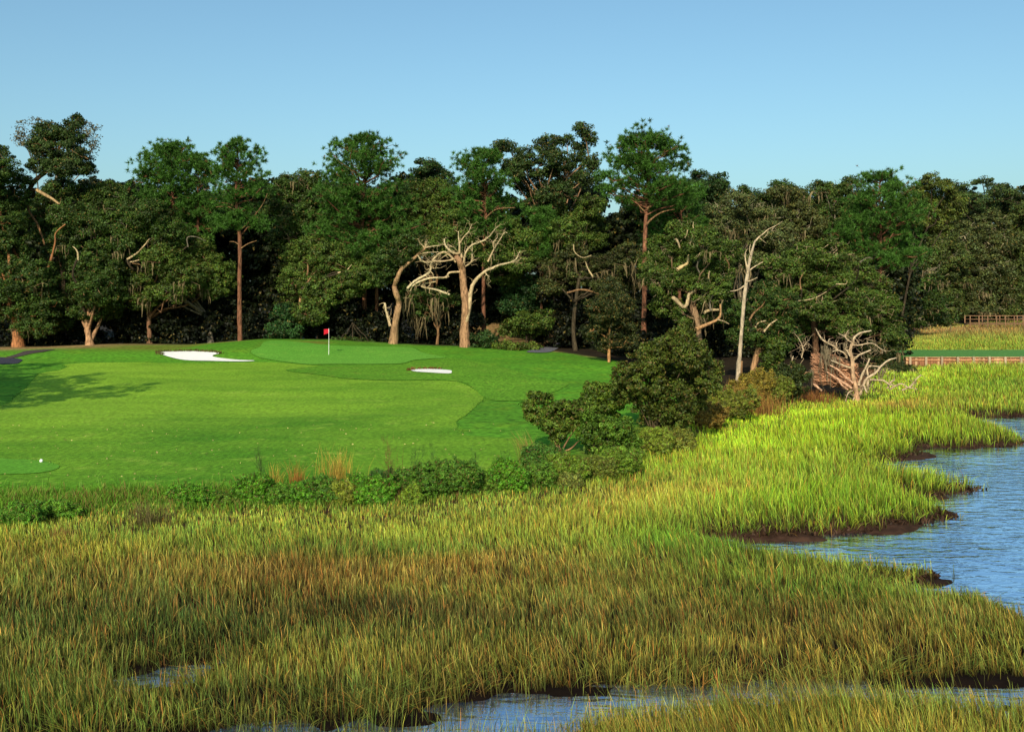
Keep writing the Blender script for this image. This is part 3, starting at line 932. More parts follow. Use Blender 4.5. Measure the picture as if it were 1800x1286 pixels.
tree('oak_tree', 'broad oak with bare crooked dead limbs and moss left of the tall pine', 101, [(264, 604), (263, 585), (262, 560), (270, 500)], (4.5, 3.5),
     mblob(Z1, [(680, 880, 100, 70), (800, 760, 110, 60), (900, 850, 120, 70), (1020, 800, 110, 70), (1090, 850, 80, 80), (950, 720, 120, 55), (700, 960, 90, 50), (850, 930, 110, 45), (1060, 920, 90, 40), (640, 800, 60, 60)]),
     OAKL, (.17, .09, .05), limbs=[(mp(Z1, [(625, 772), (680, 735), (720, 692), (760, 670), (795, 655)]), 2.6, 1, CREAM), (mp(Z1, [(640, 785), (680, 775), (720, 760)]), 1.8, .8, CREAM),
     (mp(Z1, [(720, 690), (735, 670), (770, 660)]), 1.4, .6, CREAM), (mp(Z1, [(650, 790), (690, 797)]), 1.5, .8, TAN), (mp(Z1, [(925, 710), (920, 665), (960, 660), (1010, 680)]), 1.5, .8, GREYB)], moss=2, twig=.5)
tree('oak_tree', 'dense dark oak behind, its grey trunk base standing in shade', 102, [(371, 600), (370, 585), (370, 560), (250, 480)], (5, 3),
     mblob(Z1, [(520, 480, 110, 80), (420, 450, 70, 60), (620, 540, 110, 90), (560, 620, 120, 80), (440, 590, 90, 80), (730, 560, 110, 80), (820, 640, 110, 80), (330, 560, 90, 80), (340, 680, 90, 80), (640, 690, 110, 70), (560, 430, 80, 40)]),
     OAK, GREYB, moss=1)
tree('oak_tree', 'shaded oak with limbs showing between the left oaks', 108, [(120, 600), (118, 540), (110, 480)], (4, 3),
     mblob(Z1, [(250, 470, 90, 80), (300, 420, 80, 50), (200, 560, 80, 70), (320, 520, 70, 70), (260, 640, 90, 70), (300, 760, 80, 80), (260, 870, 80, 80), (230, 980, 80, 60)]), OAK, (.28, .15, .08), twig=.6)
fin(pine('pine with flat-topped crown left of the slender tall pine', 302, 105, 246, 400, 62, 0, n=48, extra=[(290, 262, 40, 16, 26), (262, 275, 16, 12, 12), (258, 310, 16, 14, 12)]))
fin(pine('pine whose reddish trunk shows mid-height between two taller pines', 347, 105, 268, 430, 46, 0, (3.2, 1.0), n=44))
r = pine('slender tall pine with long bare trunk left of the flag', 422, 98, 238, 400, 50, -6, (3.7, 1.4), n=40, tuft=9, sparse=.9,
         extra=[(395, 262, 20, 14, 12), (452, 272, 20, 16, 14), (440, 300, 22, 14, 14), (385, 300, 18, 12, 10), (462, 310, 16, 12, 9), (395, 385, 34, 12, 20), (450, 392, 32, 14, 20), (420, 382, 40, 10, 16)])
s98 = 98 / F
for pts in ([(424, 436), (437, 428), (451, 423)], [(420, 430), (412, 425), (404, 425)], [(425, 402), (440, 388), (460, 362), (470, 340)], [(419, 372), (400, 363), (380, 364)]):
    r[1].tube([at(a, b, 98 - .1) for a, b in pts], (1.3 * s98, .6 * s98), 5, TAN, r[2], 3, .08)
fin(r)
tree('oak_tree', 'rounded oak standing right behind the red flag', 101, [(526, 600), (527, 580), (525, 560), (530, 520)], (4, 3.5),
     mblob(Z2, [(100, 760, 110, 90), (230, 760, 110, 80), (60, 880, 90, 90), (190, 930, 110, 100), (320, 880, 90, 90), (120, 1030, 100, 60), (410, 830, 80, 80), (40, 990, 70, 50), (230, 1040, 90, 50), (150, 680, 80, 40)]),
     OAKL, (.25, .14, .07), limbs=[(mp(Z2, [(262, 838), (300, 830), (340, 850)]), 1.8, 1.1, CREAM), (mp(Z2, [(300, 832), (315, 815), (330, 797)]), 1.4, .7, CREAM), (mp(Z2, [(108, 892), (128, 862)]), 2.4, 2, TAN)])
tree('oak_tree', 'twiggy pale-branched oak between two pines left of centre', 108, [(512, 600), (515, 500), (520, 420)], (4.5, 3),
     mblob(Z1, [(1480, 390, 120, 65), (1400, 460, 90, 90), (1550, 480, 100, 90), (1380, 570, 90, 70), (1480, 560, 110, 80), (1420, 660, 110, 80), (1560, 620, 90, 80)]), OAK, (.30, .22, .13), twig=1.0, moss=1)
fin(pine('broad dense pine with conical crown right of the flag', 637, 104, 238, 455, 108, 0, (4, 1.4), n=84, tuft=13,
         prof=[(0, .1), (.1, .38), (.3, .7), (.5, .78), (.75, 1.0), (1, .8)]))
fin(pine('shorter pine tucked under the broad conical pine', 664, 103.5, 345, 470, 58, 0, (3.2, 1.2), n=44))
tree('evergreen_tree', 'dark rounded treetop in the gap right of the broad pine', 114, [(750, 600), (750, 450), (750, 320)], (4, 2),
     mblob(Z2, [(690, 320, 65, 48), (740, 345, 70, 50), (700, 390, 90, 50), (790, 400, 60, 50), (660, 440, 90, 60)]), DARKG, DBARK, twig=.1)
tree('oak_tree', 'broad olive oak behind the bare pale oaks', 107, [(765, 600), (762, 540), (755, 470)], (4.5, 3.2),
     mblob(Z2, [(720, 440, 110, 65), (640, 510, 100, 80), (780, 530, 110, 80), (700, 620, 120, 70), (850, 600, 90, 80), (560, 600, 80, 70), (800, 680, 110, 70), (900, 690, 80, 70), (640, 700, 110, 60)]), OAKL, TAN, twig=.5)


# ---- bare pale oaks by the green
def bare_limbs(spec):
    def f(root, rng, Y, s):
        for pts, r0, r1 in spec:
            mb = MB(); dd = 0; Q = []
            for (px, py) in pts:
                dd += rng.normal() * .22
                Q.append(at(px, py, Y + dd))
            mb.tube(Q, (r0 * .8 * s, r1 * .75 * s), 7, (.38, .27, .15), rng, 4, .1, c2=(.44, .36, .22))
            # side twigs
            Q = np.array(Q)
            for _ in range(5 + len(pts)):
                i = rng.integers(1, len(Q)); t = rng.random()
                a = Q[i - 1] * (1 - t) + Q[i] * t
                e = a + (Q[i] - Q[i - 1]) / np.linalg.norm(Q[i] - Q[i - 1]) * .35 + rng.normal(size=3) * np.array([.5, .3, .5])
                mb.tube(wiggle(rng, a, e, 5, .16), (max(r1 * .42, .4) * s, .15 * s), 4, CREAM, rng, 1, .05)
            mb.build('bare_limb', M_dead, root, True)
    return f


LB = [(mp(Z2, [(690, 715), (720, 708), (780, 700)]), 1.3, .6), (mp(Z2, [(660, 745), (700, 738), (760, 735)]), 1.3, .7),
      (mp(Z2, [(690, 715), (665, 690), (658, 670)]), 1.8, .7), (mp(Z2, [(690, 720), (697, 695), (690, 680)]), 1.2, .6),
      (mp(Z2, [(520, 1100), (510, 1060), (500, 1020), (493, 988)]), 3.6, 2.6), (mp(Z2, [(575, 820), (560, 790), (575, 762)]), 1.1, .5),
      (mp(Z2, [(655, 750), (672, 780), (700, 785)]), 1.3, .8)]
tree('bare_oak', 'leaning forked oak with sinuous pale trunk and leafy left side', 97.5, mp(Z2, [(535, 1195), (542, 1100), (558, 1020), (563, 985), (550, 940), (541, 905), (552, 870), (575, 820), (620, 780), (660, 745), (690, 718)]), (6.5, 2.2),
     mblob(Z2, [(600, 690, 90, 50), (560, 760, 80, 60), (480, 830, 70, 70), (500, 760, 70, 50)]), OAK, (.26, .155, .08), group='bare pale oaks beside the green', extra=bare_limbs(LB), autolimb=False, twig=.2)
LA = [(mp(Z2, [(870, 765), (865, 745), (830, 740), (800, 715), (788, 695), (785, 672)]), 3.4, 1.4),
      (mp(Z2, [(860, 742), (860, 700), (856, 665), (855, 635)]), 2.6, 1), (mp(Z2, [(862, 690), (885, 655), (905, 635), (920, 598)]), 1.6, .6),
      (mp(Z2, [(880, 805), (888, 745), (915, 705), (950, 690), (985, 676)]), 3, 1.6), (mp(Z2, [(985, 676), (1010, 655), (1030, 628), (1050, 608)]), 1.7, .7),
      (mp(Z2, [(888, 805), (918, 782), (922, 730), (922, 682)]), 2.2, .8), (mp(Z2, [(910, 790), (925, 780), (940, 772)]), 1.6, .8),
      (mp(Z2, [(838, 770), (780, 780), (740, 778), (720, 785), (690, 785), (670, 770), (655, 752)]), 2, .9),
      (mp(Z2, [(842, 785), (812, 750), (780, 735), (740, 762), (722, 790), (715, 830), (680, 855), (640, 878), (605, 912)]), 2.4, 2.8),
      (mp(Z2, [(866, 832), (812, 836), (790, 860), (720, 862), (660, 882), (620, 908)]), 2.2, 2.6),
      (mp(Z2, [(745, 880), (690, 890), (672, 902), (700, 912), (745, 920), (810, 943)]), 1.8, 2.6),
      (mp(Z2, [(890, 1080), (905, 1010), (915, 930), (935, 880), (985, 830), (1020, 815), (1060, 798), (1110, 786), (1138, 770), (1150, 745), (1157, 732)]), 6.4, .9),
      (mp(Z2, [(985, 832), (995, 848), (1008, 856)]), 1.6, .8), (mp(Z2, [(1110, 786), (1130, 785), (1145, 778)]), 1.3, .6),
      (mp(Z2, [(1000, 782), (1030, 720), (1060, 672), (1080, 640), (1095, 641)]), 2.2, .8), (mp(Z2, [(1030, 718), (1025, 690), (1045, 665), (1048, 645)]), 1.3, .5),
      (mp(Z2, [(800, 718), (805, 700), (830, 712)]), 1.0, .5), (mp(Z2, [(720, 800), (735, 815), (755, 812)]), 1.1, .5)]
tree('bare_oak', 'bare oak with thick pale trunk and many twisting leafless limbs', 97.5, mp(Z2, [(885, 1212), (885, 1100), (890, 1000), (880, 900), (872, 820), (858, 775), (845, 760)]), (8.2, 4.5), [], OAK, (.27, .15, .08),
     group='bare pale oaks beside the green', extra=bare_limbs(LA))
# moss-hung dead limbs between the two bare oaks
tree('small_tree', 'low moss-covered tree hanging grey-brown curtains between the bare oaks', 101, [(768, 604), (770, 580), (765, 555)], (2.4, 1.6),
     mblob(Z2, [(660, 960, 70, 40), (740, 950, 70, 45), (800, 980, 60, 50), (690, 1030, 60, 40), (610, 930, 60, 50)]), OAK, TAN, moss=5, twig=1.0, mosslen=(.9, 2.4), k=5)
# ---- centre
r = pine('pine with open crown standing behind the bare oak', 851, 104.5, 258, 420, 62, 0, (3.6, 1.4), n=56, tuft=10)
for pts in ([(852, 385), (868, 370), (885, 366), (905, 365)], [(850, 372), (838, 365)], [(851, 432), (840, 420)]):
    r[1].tube([at(a, b, 102.8) for a, b in pts], (.08, .035), 5, TAN, r[2], 3, .08)
fin(r)
tree('hardwood_tree', 'tallest dark hardwood with ragged crown near the centre', 110, [(972, 605), (970, 500), (978, 430), (965, 380)], (5, 3),
     mblob(Z2, [(1060, 230, 45, 42), (1100, 215, 30, 28), (1180, 255, 45, 45), (1280, 215, 55, 50), (1330, 190, 30, 25), (1465, 130, 42, 32), (1500, 175, 35, 35), (1390, 190, 30, 30), (1500, 290, 40, 60), (1440, 240, 50, 50), (1330, 270, 60, 50),
                (1250, 330, 80, 60), (1380, 350, 90, 70), (1200, 410, 80, 60), (1480, 370, 45, 40), (1330, 450, 100, 60), (1130, 330, 60, 50), (1250, 500, 90, 60), (1130, 300, 60, 40)]),
     HARD, (.24, .14, .075), limbs=[(mp(Z2, [(1170, 372), (1120, 355)]), 3, 2.4), (mp(Z2, [(1270, 410), (1310, 370), (1345, 342), (1390, 285)]), 3, 1.5), (mp(Z2, [(1325, 510), (1370, 475), (1435, 460)]), 2.5, 1.2), (mp(Z2, [(1495, 632), (1520, 580), (1535, 555)]), 3, 2.6)], twig=.35)
fin(pine('small round-headed pine below the tallest hardwood', 955, 104, 366, 450, 42, 0, (2.4, 1.0), n=34, prof=[(0, .3), (.2, .8), (.5, 1), (1, .9)]))
tree('oak_tree', 'olive oak spreading under the tallest hardwood', 105, [(1003, 605), (1000, 560), (1005, 500), (1000, 440)], (2.6, 2),
     mblob(Z2, [(1100, 640, 90, 70), (1200, 680, 100, 70), (1290, 700, 100, 70), (1400, 640, 100, 80), (1400, 560, 80, 70), (1500, 640, 90, 90), (1510, 520, 70, 80), (1100, 740, 90, 60), (1080, 840, 90, 60), (1020, 760, 70, 60), (1160, 780, 90, 60)]), OAKL, DBARK, twig=.8, moss=1)
tree('oak_tree', 'moss-draped oak with hanging grey curtains left of the tallest pine', 99, [(1012, 612), (1008, 580), (1012, 530), (1018, 490)], (4, 3),
     mblob(Z3, [(100, 680, 110, 60), (220, 720, 110, 70), (330, 690, 90, 70), (60, 770, 70, 50), (390, 640, 60, 60), (150, 640, 80, 50), (300, 790, 80, 50), (400, 740, 40, 60)]), (.048, .062, .016), (.05, .038, .022), moss=3, twig=1.2, k=6,
     limbs=[(mp(Z3, [(240, 740), (215, 700), (205, 670)]), 2, 1.2, CREAM), (mp(Z3, [(120, 810), (180, 795), (240, 805), (262, 815)]), 2, 2.6, TAN), (mp(Z3, [(150, 590), (155, 625), (190, 650), (230, 640)]), 1.3, .8, CREAM)], mosslen=(.8, 2.6))
tree('small_tree', 'slender small tree with orange-flecked leaves beside the green', 82, [(1070, 632), (1071, 600), (1072, 560), (1073, 515)], (2.4, 1.2),
     mblob(Z3, [(320, 790, 60, 60), (290, 870, 80, 70), (370, 870, 60, 70), (310, 960, 90, 60), (380, 960, 50, 50), (240, 970, 50, 50), (310, 1040, 80, 40), (400, 1030, 50, 40)]), (.032, .046, .012), (.34, .17, .07), warm=.16, twig=.2)
tree('evergreen_shrub', 'bright green young evergreen under the oaks behind the green', 106, [(930, 606), (930, 580), (930, 540)], (1.6, 1),
     mblob(Z2, [(1150, 920, 80, 60), (1220, 900, 70, 60), (1180, 990, 100, 60), (1260, 980, 60, 60), (1100, 1000, 60, 50)]), (.028, .075, .02), DBARK, cat='shrub', twig=.1)
tree('shrub', 'low spreading dark shrub left of the path entrance', 102, [(925, 606), (925, 595), (925, 580)], (1.2, .8),
     mblob(Z2, [(1130, 1120, 70, 40), (1220, 1110, 80, 50), (1270, 1070, 50, 50), (1180, 1070, 80, 45)]), OAKL, DBARK, cat='shrub', twig=.8)
tree('shrub', 'yellow-green clipped-looking shrub at the edge of the green', 97, [(900, 615), (900, 610), (900, 604)], (1, .6),
     mblob(Z2, [(1060, 1200, 50, 20), (1120, 1195, 60, 26), (1190, 1195, 50, 22), (1230, 1205, 30, 18)]), (.085, .13, .018), DBARK, cat='shrub', twig=.2)
tree('shrub', 'dark broadleaf shrub at the foot of the bare oak', 98.5, [(860, 612), (862, 600), (864, 590)], (1, .6),
     mblob(Z2, [(930, 1180, 40, 40), (985, 1165, 50, 50), (1020, 1185, 30, 30)]), DARKG, DBARK, cat='shrub', twig=.1)
# ---- tall pine at right of centre
r = pine('tallest isolated pine with long straight reddish trunk', 1130, 92, 238, 368, 78, 10, (4.4, 1.8), n=44, tuft=10, prof=[(0, .35), (.2, .75), (.5, .9), (.8, 1.0), (1, .8)],
         extra=mblob(Z3, []) + [(x0, y0, rx, ry, m) for (x0, y0, rx, ry), m in zip(mblob(Z3, [(470, 120, 110, 38), (560, 150, 70, 40), (390, 140, 50, 40), (360, 220, 60, 34), (630, 220, 60, 36), (290, 275, 50, 30), (450, 250, 60, 34), (590, 310, 70, 30),
         (350, 330, 60, 26), (520, 330, 60, 24), (690, 350, 70, 36), (640, 400, 60, 26), (390, 390, 60, 20), (300, 340, 50, 24), (430, 300, 60, 26), (540, 230, 60, 30)]), [40, 26, 18, 20, 22, 14, 22, 22, 16, 16, 22, 16, 12, 12, 16, 18])])
for pts, a, b in (([(480, 500), (500, 478), (530, 455), (565, 440), (605, 432)], 2, .9), ([(480, 430), (510, 412), (545, 392), (575, 375)], 1.8, .8), ([(488, 352), (520, 320), (560, 285), (590, 258)], 1.8, .8),
                  ([(470, 440), (450, 420), (430, 395)], 1.3, .7), ([(480, 360), (450, 345), (430, 320)], 1.3, .7)):
    r[1].tube([at(x_, y_, 91.6) for x_, y_ in mp(Z3, pts)], (a * 92 / F, b * 92 / F), 6, TAN, r[2], 3, .08)
fin(r)
tree('evergreen_tree', 'dark pointed treetop right of the tallest pine', 114, [(1250, 600), (1255, 480), (1262, 340)], (4, 2),
     mblob(Z3, [(810, 310, 48, 46), (815, 350, 55, 50), (715, 290, 42, 38), (720, 340, 55, 50), (770, 390, 80, 50), (690, 400, 60, 40)]), DARKG, DBARK, twig=.15)
fin(pine('dim pine filling in behind the tallest pine', 1195, 103, 318, 470, 62, 0, (3, 1.2), n=50))
tree('oak_tree', 'gnarled oak with thick pale crooked limbs right of the tallest pine', 84, [(1232, 640), (1230, 600), (1225, 560), (1215, 520)], (6, 4),
     mblob(Z3, [(640, 540, 90, 60), (740, 590, 90, 70), (560, 620, 80, 80), (690, 700, 100, 60), (600, 760, 80, 60), (760, 790, 100, 80), (540, 760, 70, 70), (680, 910, 80, 60), (800, 700, 80, 70), (780, 880, 70, 70), (560, 860, 60, 60), (500, 700, 50, 80), (840, 620, 60, 60)]),
     OAKL, (.24, .15, .085), twig=1.5, moss=2, depth=2.5, twigcol=(.30, .24, .14),
     extra=lambda root, rng, Y, s: [MB().tube([at(a, b, Y - 1.7 + .12 * i) for i, (a, b) in enumerate(mp(Z3, pts))], (r0 * .72 * s, r1 * .7 * s), 8, np.asarray(cc) * .95, rng, 4, .12).build('limb', M_dead, root, True) for pts, r0, r1, cc in (
         ([(598, 828), (620, 850), (645, 872), (660, 865), (668, 835), (672, 815), (690, 805), (705, 800)], 5, 3.4, CREAM), ([(618, 705), (640, 690), (662, 678), (668, 660), (670, 640)], 4.4, 2.6, (.44, .32, .15)),
         ([(740, 898), (765, 888), (805, 885)], 4, 3, (.4, .3, .16)), ([(702, 975), (735, 960), (770, 945), (800, 930), (815, 905), (813, 860)], 5, 2, (.36, .2, .09)), ([(800, 930), (830, 938), (852, 950)], 2.4, 1.2, CREAM),
         ([(678, 592), (685, 560), (700, 542), (735, 541)], 2.4, 1, CREAM), ([(700, 540), (690, 510), (692, 490)], 1.6, .7, CREAM), ([(610, 565), (622, 580), (630, 605)], 3, 2, (.4, .3, .18)), ([(665, 525), (660, 550), (650, 560)], 1.4, .7, CREAM),
         ([(720, 650), (708, 690), (720, 720)], 2.4, 1.6, GREYB), ([(765, 710), (760, 740), (770, 770)], 2.2, 1.4, CREAM), ([(835, 650), (852, 680), (850, 700)], 2, 1, TAN), ([(770, 890), (765, 850), (780, 820)], 3, 2.2, GREYB))])
tree('oak_tree', 'grey twiggy moss-laden oak behind the dead snag', 97, [(1300, 640), (1300, 540), (1302, 450)], (4.5, 3),
     mblob(Z3, [(800, 440, 70, 50), (880, 400, 80, 60), (960, 440, 80, 60), (1040, 470, 80, 60), (900, 500, 90, 60), (1000, 540, 90, 60), (1090, 560, 80, 70), (830, 520, 70, 50), (860, 620, 90, 60), (960, 660, 90, 60)]), (.075, .098, .03), (.2, .16, .1), twig=1.5, moss=3, k=5, twigcol=(.25, .21, .13))
tree('oak_tree', 'oak forming the skyline right of the dark pointed treetop', 106, [(1375, 640), (1375, 500), (1370, 420)], (5, 3),
     mblob(Z3, [(910, 355, 50, 30), (980, 385, 60, 40), (1080, 345, 60, 40), (1150, 370, 60, 45), (1050, 410, 90, 50), (1160, 440, 80, 60), (1230, 470, 70, 60), (1100, 500, 90, 60)]), OAK, GREYB, twig=.7, moss=1)
tree('leaning_oak', 'leaning brown-trunked oak just right of the dead snag', 70, mp(Z3, [(970, 1212), (962, 1160), (975, 1100), (1000, 1030), (1020, 970)]), (6.5, 4),
     mblob(Z3, [(1000, 900, 80, 60), (1080, 950, 80, 60), (960, 980, 60, 60), (1100, 860, 80, 70), (1020, 820, 80, 60), (900, 900, 60, 60), (1060, 1040, 70, 50), (900, 1010, 50, 50), (1120, 1010, 60, 60)]), OAK, (.30, .17, .085), twig=1.4, depth=1.5,
     limbs=[(mp(Z3, [(1010, 985), (1040, 950), (1070, 930)]), 2.4, 1.4, CREAM), (mp(Z3, [(970, 975), (985, 945), (1020, 935)]), 2.2, 1.2, CREAM), (mp(Z3, [(945, 935), (965, 900), (1000, 870), (1025, 830)]), 2.6, 1.2, TAN)])
# dead snag
def snag():
    rng = np.random.default_rng(77); Y = 66; s = Y / F
    b = at(1296, 680, Y); zb = gz(b[0], Y)
    root = empty('dead_snag', (b[0], Y, zb), 'tall bleached dead snag with broken top among the right oaks', 'dead tree')
    tb = MB()
    P = [np.array([b[0], Y, zb - .2])] + [at(a, c, Y) for a, c in mp(Z3, [(892, 1200), (900, 1100), (911, 960), (920, 850), (932, 750), (946, 660), (960, 610), (970, 575)])]
    tb.tube(P, np.array([5.2, 4.4, 3.4, 3.2, 3.2, 3.2, 2.8, 2.0, 1.4]) * s, 9, (.36, .28, .19), rng, 4, .09)
    tb.build('trunk', M_dead, root, True)
    for pts, a, c in (([(968, 580), (985, 560), (1010, 540), (1030, 522), (1060, 508), (1095, 486)], 1.8, .5), ([(938, 720), (930, 680), (925, 635), (935, 612)], 2.2, .8), ([(942, 710), (970, 690), (1005, 670)], 1.9, 1),
                      ([(930, 760), (955, 752), (980, 740)], 1.5, .8), ([(925, 775), (895, 795), (860, 802)], 2, 1), ([(950, 640), (945, 610), (950, 590)], 1.4, .6), ([(1030, 522), (1025, 545), (1010, 560)], 1, .5),
                      ([(975, 575), (990, 562), (1020, 585)], 1, .4), ([(1060, 508), (1045, 530), (1065, 528)], .9, .4)):
        m = MB(); m.tube([at(x_, y_, Y + rng.normal() * .1) for x_, y_ in mp(Z3, pts)], (a * .85 * s, c * .7 * s), 6, (.38, .29, .18), rng, 4, .08)
        m.build('bare_limb', M_dead, root, True)
    m = MB(); m.tube([at(1303, 678, Y) - np.array([0, 0, .3]), at(1303, 655, Y), at(1304, 635, Y)], (3 * s, 2 * s), 7, TAN, rng, 3, .08)
    m.build('stem', M_bark, root, True)


snag()
# ---- right forest
tree('oak_tree', 'big sprawling oak with pale twigs above the fallen driftwood tree', 86, mp(Z4, [(245, 1010), (245, 960), (240, 900), (230, 820)]), (6, 4.5),
     mblob(Z4, [(60, 560, 120, 80), (200, 500, 120, 80), (330, 480, 110, 80), (420, 560, 110, 80), (520, 640, 110, 80), (180, 650, 120, 80), (330, 690, 130, 80), (470, 740, 120, 80), (580, 760, 100, 80), (600, 850, 90, 70), (60, 690, 100, 80),
                (100, 800, 120, 80), (260, 840, 130, 70), (420, 860, 110, 60), (290, 590, 110, 80), (250, 760, 100, 70), (360, 620, 90, 70), (650, 900, 70, 40), (80, 900, 80, 60)]), OAKL, (.10, .052, .028), twig=1.8, moss=1, depth=3.5, twigcol=(.30, .23, .13),
     limbs=[(mp(Z4, [(40, 718), (100, 712), (150, 725), (200, 722), (250, 708), (300, 680)]), 1.8, .8, CREAM), (mp(Z4, [(250, 710), (250, 745)]), 1.3, .6, CREAM), (mp(Z4, [(170, 670), (165, 620), (185, 580)]), 1.8, .9, TAN),
            (mp(Z4, [(0, 750), (40, 735), (90, 715)]), 2, 1.2, CREAM), (mp(Z4, [(350, 640), (400, 640), (405, 625)]), 1.3, .7, CREAM), (mp(Z4, [(470, 530), (510, 505), (540, 510)]), 1.5, .8, GREYB)])
tree('oak_tree', 'low dark oak limb mass right behind the driftwood tree', 84, mp(Z4, [(600, 1080), (590, 1040), (580, 980)]), (4, 3),
     mblob(Z4, [(690, 1080, 70, 35), (620, 1040, 70, 45), (560, 980, 70, 50), (640, 960, 50, 40), (720, 1085, 40, 24), (520, 1080, 60, 40), (580, 1090, 60, 30)]), (.032, .05, .012), TAN, twig=.5, moss=1)
tree('oak_tree', 'grey-green oak on the skyline above the dead snag', 102, [(1400, 640), (1400, 500), (1395, 400)], (5, 3),
     mblob(Z4, [(60, 170, 70, 40), (130, 190, 60, 45), (60, 250, 90, 60), (170, 260, 80, 60), (100, 340, 100, 70), (220, 350, 90, 70), (40, 420, 90, 70), (160, 430, 90, 60)]), (.075, .092, .026), GREYB, twig=1.4, moss=2, twigcol=(.28, .24, .15))
tree('oak_tree', 'dark green oak on the skyline left of the hillside pine', 104, [(1465, 640), (1465, 500), (1460, 400)], (5, 3),
     mblob(Z4, [(270, 150, 70, 36), (350, 150, 60, 40), (420, 130, 60, 40), (330, 210, 90, 60), (430, 220, 80, 60), (320, 300, 90, 70), (420, 320, 90, 70), (300, 390, 90, 60), (400, 420, 90, 60)]), (.046, .082, .016), GREYB, twig=.6, moss=1)
fin(pine('hillside pine with layered drooping crown on the right', 1550, 98, 308, 470, 84, -3, (3.4, 1.4), n=70, tuft=12,
         prof=[(0, .35), (.15, .55), (.4, .8), (.7, 1), (1, .9)]))
tree('oak_tree', 'olive oak with yellowish top right of the hillside pine', 118, [(1578, 600), (1600, 480), (1630, 400)], (2, 1.4),
     mblob(Z4, [(840, 115, 70, 38), (790, 150, 60, 45), (750, 190, 55, 50), (890, 200, 80, 50), (820, 250, 100, 60), (930, 150, 40, 35), (960, 240, 60, 60), (870, 330, 100, 60), (760, 300, 70, 60)]), (.075, .105, .018), DBARK, twig=.7)
tree('hardwood_tree', 'airy hardwood against the sky near the right edge', 210, [(1740, 590), (1740, 480), (1738, 420), (1735, 360)], (3, 1.6),
     mblob(Z4, [(1100, 125, 55, 36), (1150, 170, 60, 45), (1070, 180, 40, 35), (1210, 150, 50, 36), (1250, 190, 60, 45), (1120, 230, 60, 45), (1210, 250, 60, 45), (1290, 230, 40, 40), (985, 130, 30, 36), (1000, 200, 40, 40)]), (.046, .080, .022), DBARK, twig=.5, k=3.6)
tree('oak_tree', 'mossy oak overhanging the far marsh left of the boardwalk', 192, [(1640, 572), (1640, 520), (1640, 470)], (5, 3.5),
     mblob(Z4, [(880, 420, 100, 70), (800, 480, 90, 70), (950, 500, 90, 70), (860, 580, 100, 80), (960, 620, 80, 80), (800, 660, 80, 70), (900, 720, 100, 70), (960, 770, 60, 50), (820, 780, 90, 50), (740, 600, 80, 70)]), (.058, .084, .018), GREYB, twig=.7, moss=3, twigcol=(.26, .22, .14))
tree('oak_tree', 'grey-twigged oak with curtains of moss above the boardwalk', 200, [(1730, 568), (1730, 520), (1730, 470)], (5, 3.5),
     mblob(Z4, [(1060, 350, 90, 60), (1160, 330, 90, 60), (1000, 430, 90, 70), (1110, 440, 100, 70), (1210, 420, 80, 70), (1060, 540, 100, 80), (1160, 560, 100, 80), (1100, 660, 100, 80), (1040, 740, 70, 50), (1180, 700, 80, 70), (1120, 770, 90, 40)]), (.068, .088, .026), GREYB, twig=1.2, moss=3, twigcol=(.28, .24, .15))
tree('oak_tree', 'oak at the right edge behind the far boardwalk', 204, [(1800, 566), (1800, 520), (1795, 460)], (5, 3.5),
     mblob(Z4, [(1280, 330, 80, 60), (1330, 420, 90, 70), (1270, 480, 80, 70), (1320, 580, 90, 80), (1240, 620, 80, 70), (1300, 700, 90, 70), (1230, 770, 80, 40), (1350, 270, 70, 60), (1400, 480, 90, 90), (1400, 640, 90, 90)]), (.058, .084, .018), GREYB, twig=.7, moss=3, twigcol=(.26, .22, .14))
tree('oak_tree', 'spreading oak at the forest corner left of the far marsh', 150, [(1600, 600), (1600, 550), (1595, 500)], (5, 3.5),
     mblob(Z4, [(600, 480, 100, 60), (700, 540, 100, 70), (790, 600, 90, 70), (660, 640, 100, 70), (760, 700, 110, 70), (850, 750, 100, 60), (700, 790, 100, 50), (880, 820, 90, 30), (560, 560, 80, 60), (780, 820, 90, 40)]), OAK, DBARK, twig=1.4, moss=2, twigcol=(.24, .2, .13))

# ---- dense trees behind, closing the forest; its inner shade put into their leaf colour
back = [(-40, 330), (40, 360), (105, 345), (170, 330), (225, 326), (285, 340), (340, 345), (400, 350), (455, 330), (500, 330), (560, 330), (610, 330), (700, 320), (790, 345), (835, 340), (905, 350), (1010, 330), (1080, 380),
        (1150, 350), (1215, 340), (1300, 370), (1345, 360), (1420, 350), (1490, 345), (1560, 380), (1610, 350), (1680, 345), (1720, 360), (1790, 345), (1860, 350), (1930, 360), (-110, 340)]
for i, (px, top) in enumerate(back):
    Y = 116 + (i * 7 % 5) * 2.2 if px < 1590 else 216 + (i * 5 % 4) * 4
    rng = np.random.default_rng(900 + i)
    bl = []
    for lv in range(6):
        py = top + 22 + lv * (590 - top - 40) / 5.6
        for kx in (-1, 1):
            bl.append((px + kx * 19 + rng.normal() * 7, py + rng.normal() * 7, 34 + rng.random() * 12, 27 + rng.random() * 10))
    bl.append((px + rng.normal() * 6, top + 12, 24, 16))
    tree('forest_tree', 'dense evergreen tree behind the front trees with shade put into its dark colour' if px < 1590 else 'dense evergreen tree closing the far bank behind the mossy oaks, shade put into its dark colour', Y, [(px, 600), (px + 2, 520), (px, 450)], (4, 2.4), bl,
         (.014, .024, .006), DBARK, group='dense trees filling the forest behind' if px < 1590 else 'dense trees filling the far bank', autolimb=False, twig=0, k=5.6, nleaf=34, lsz=.0038)

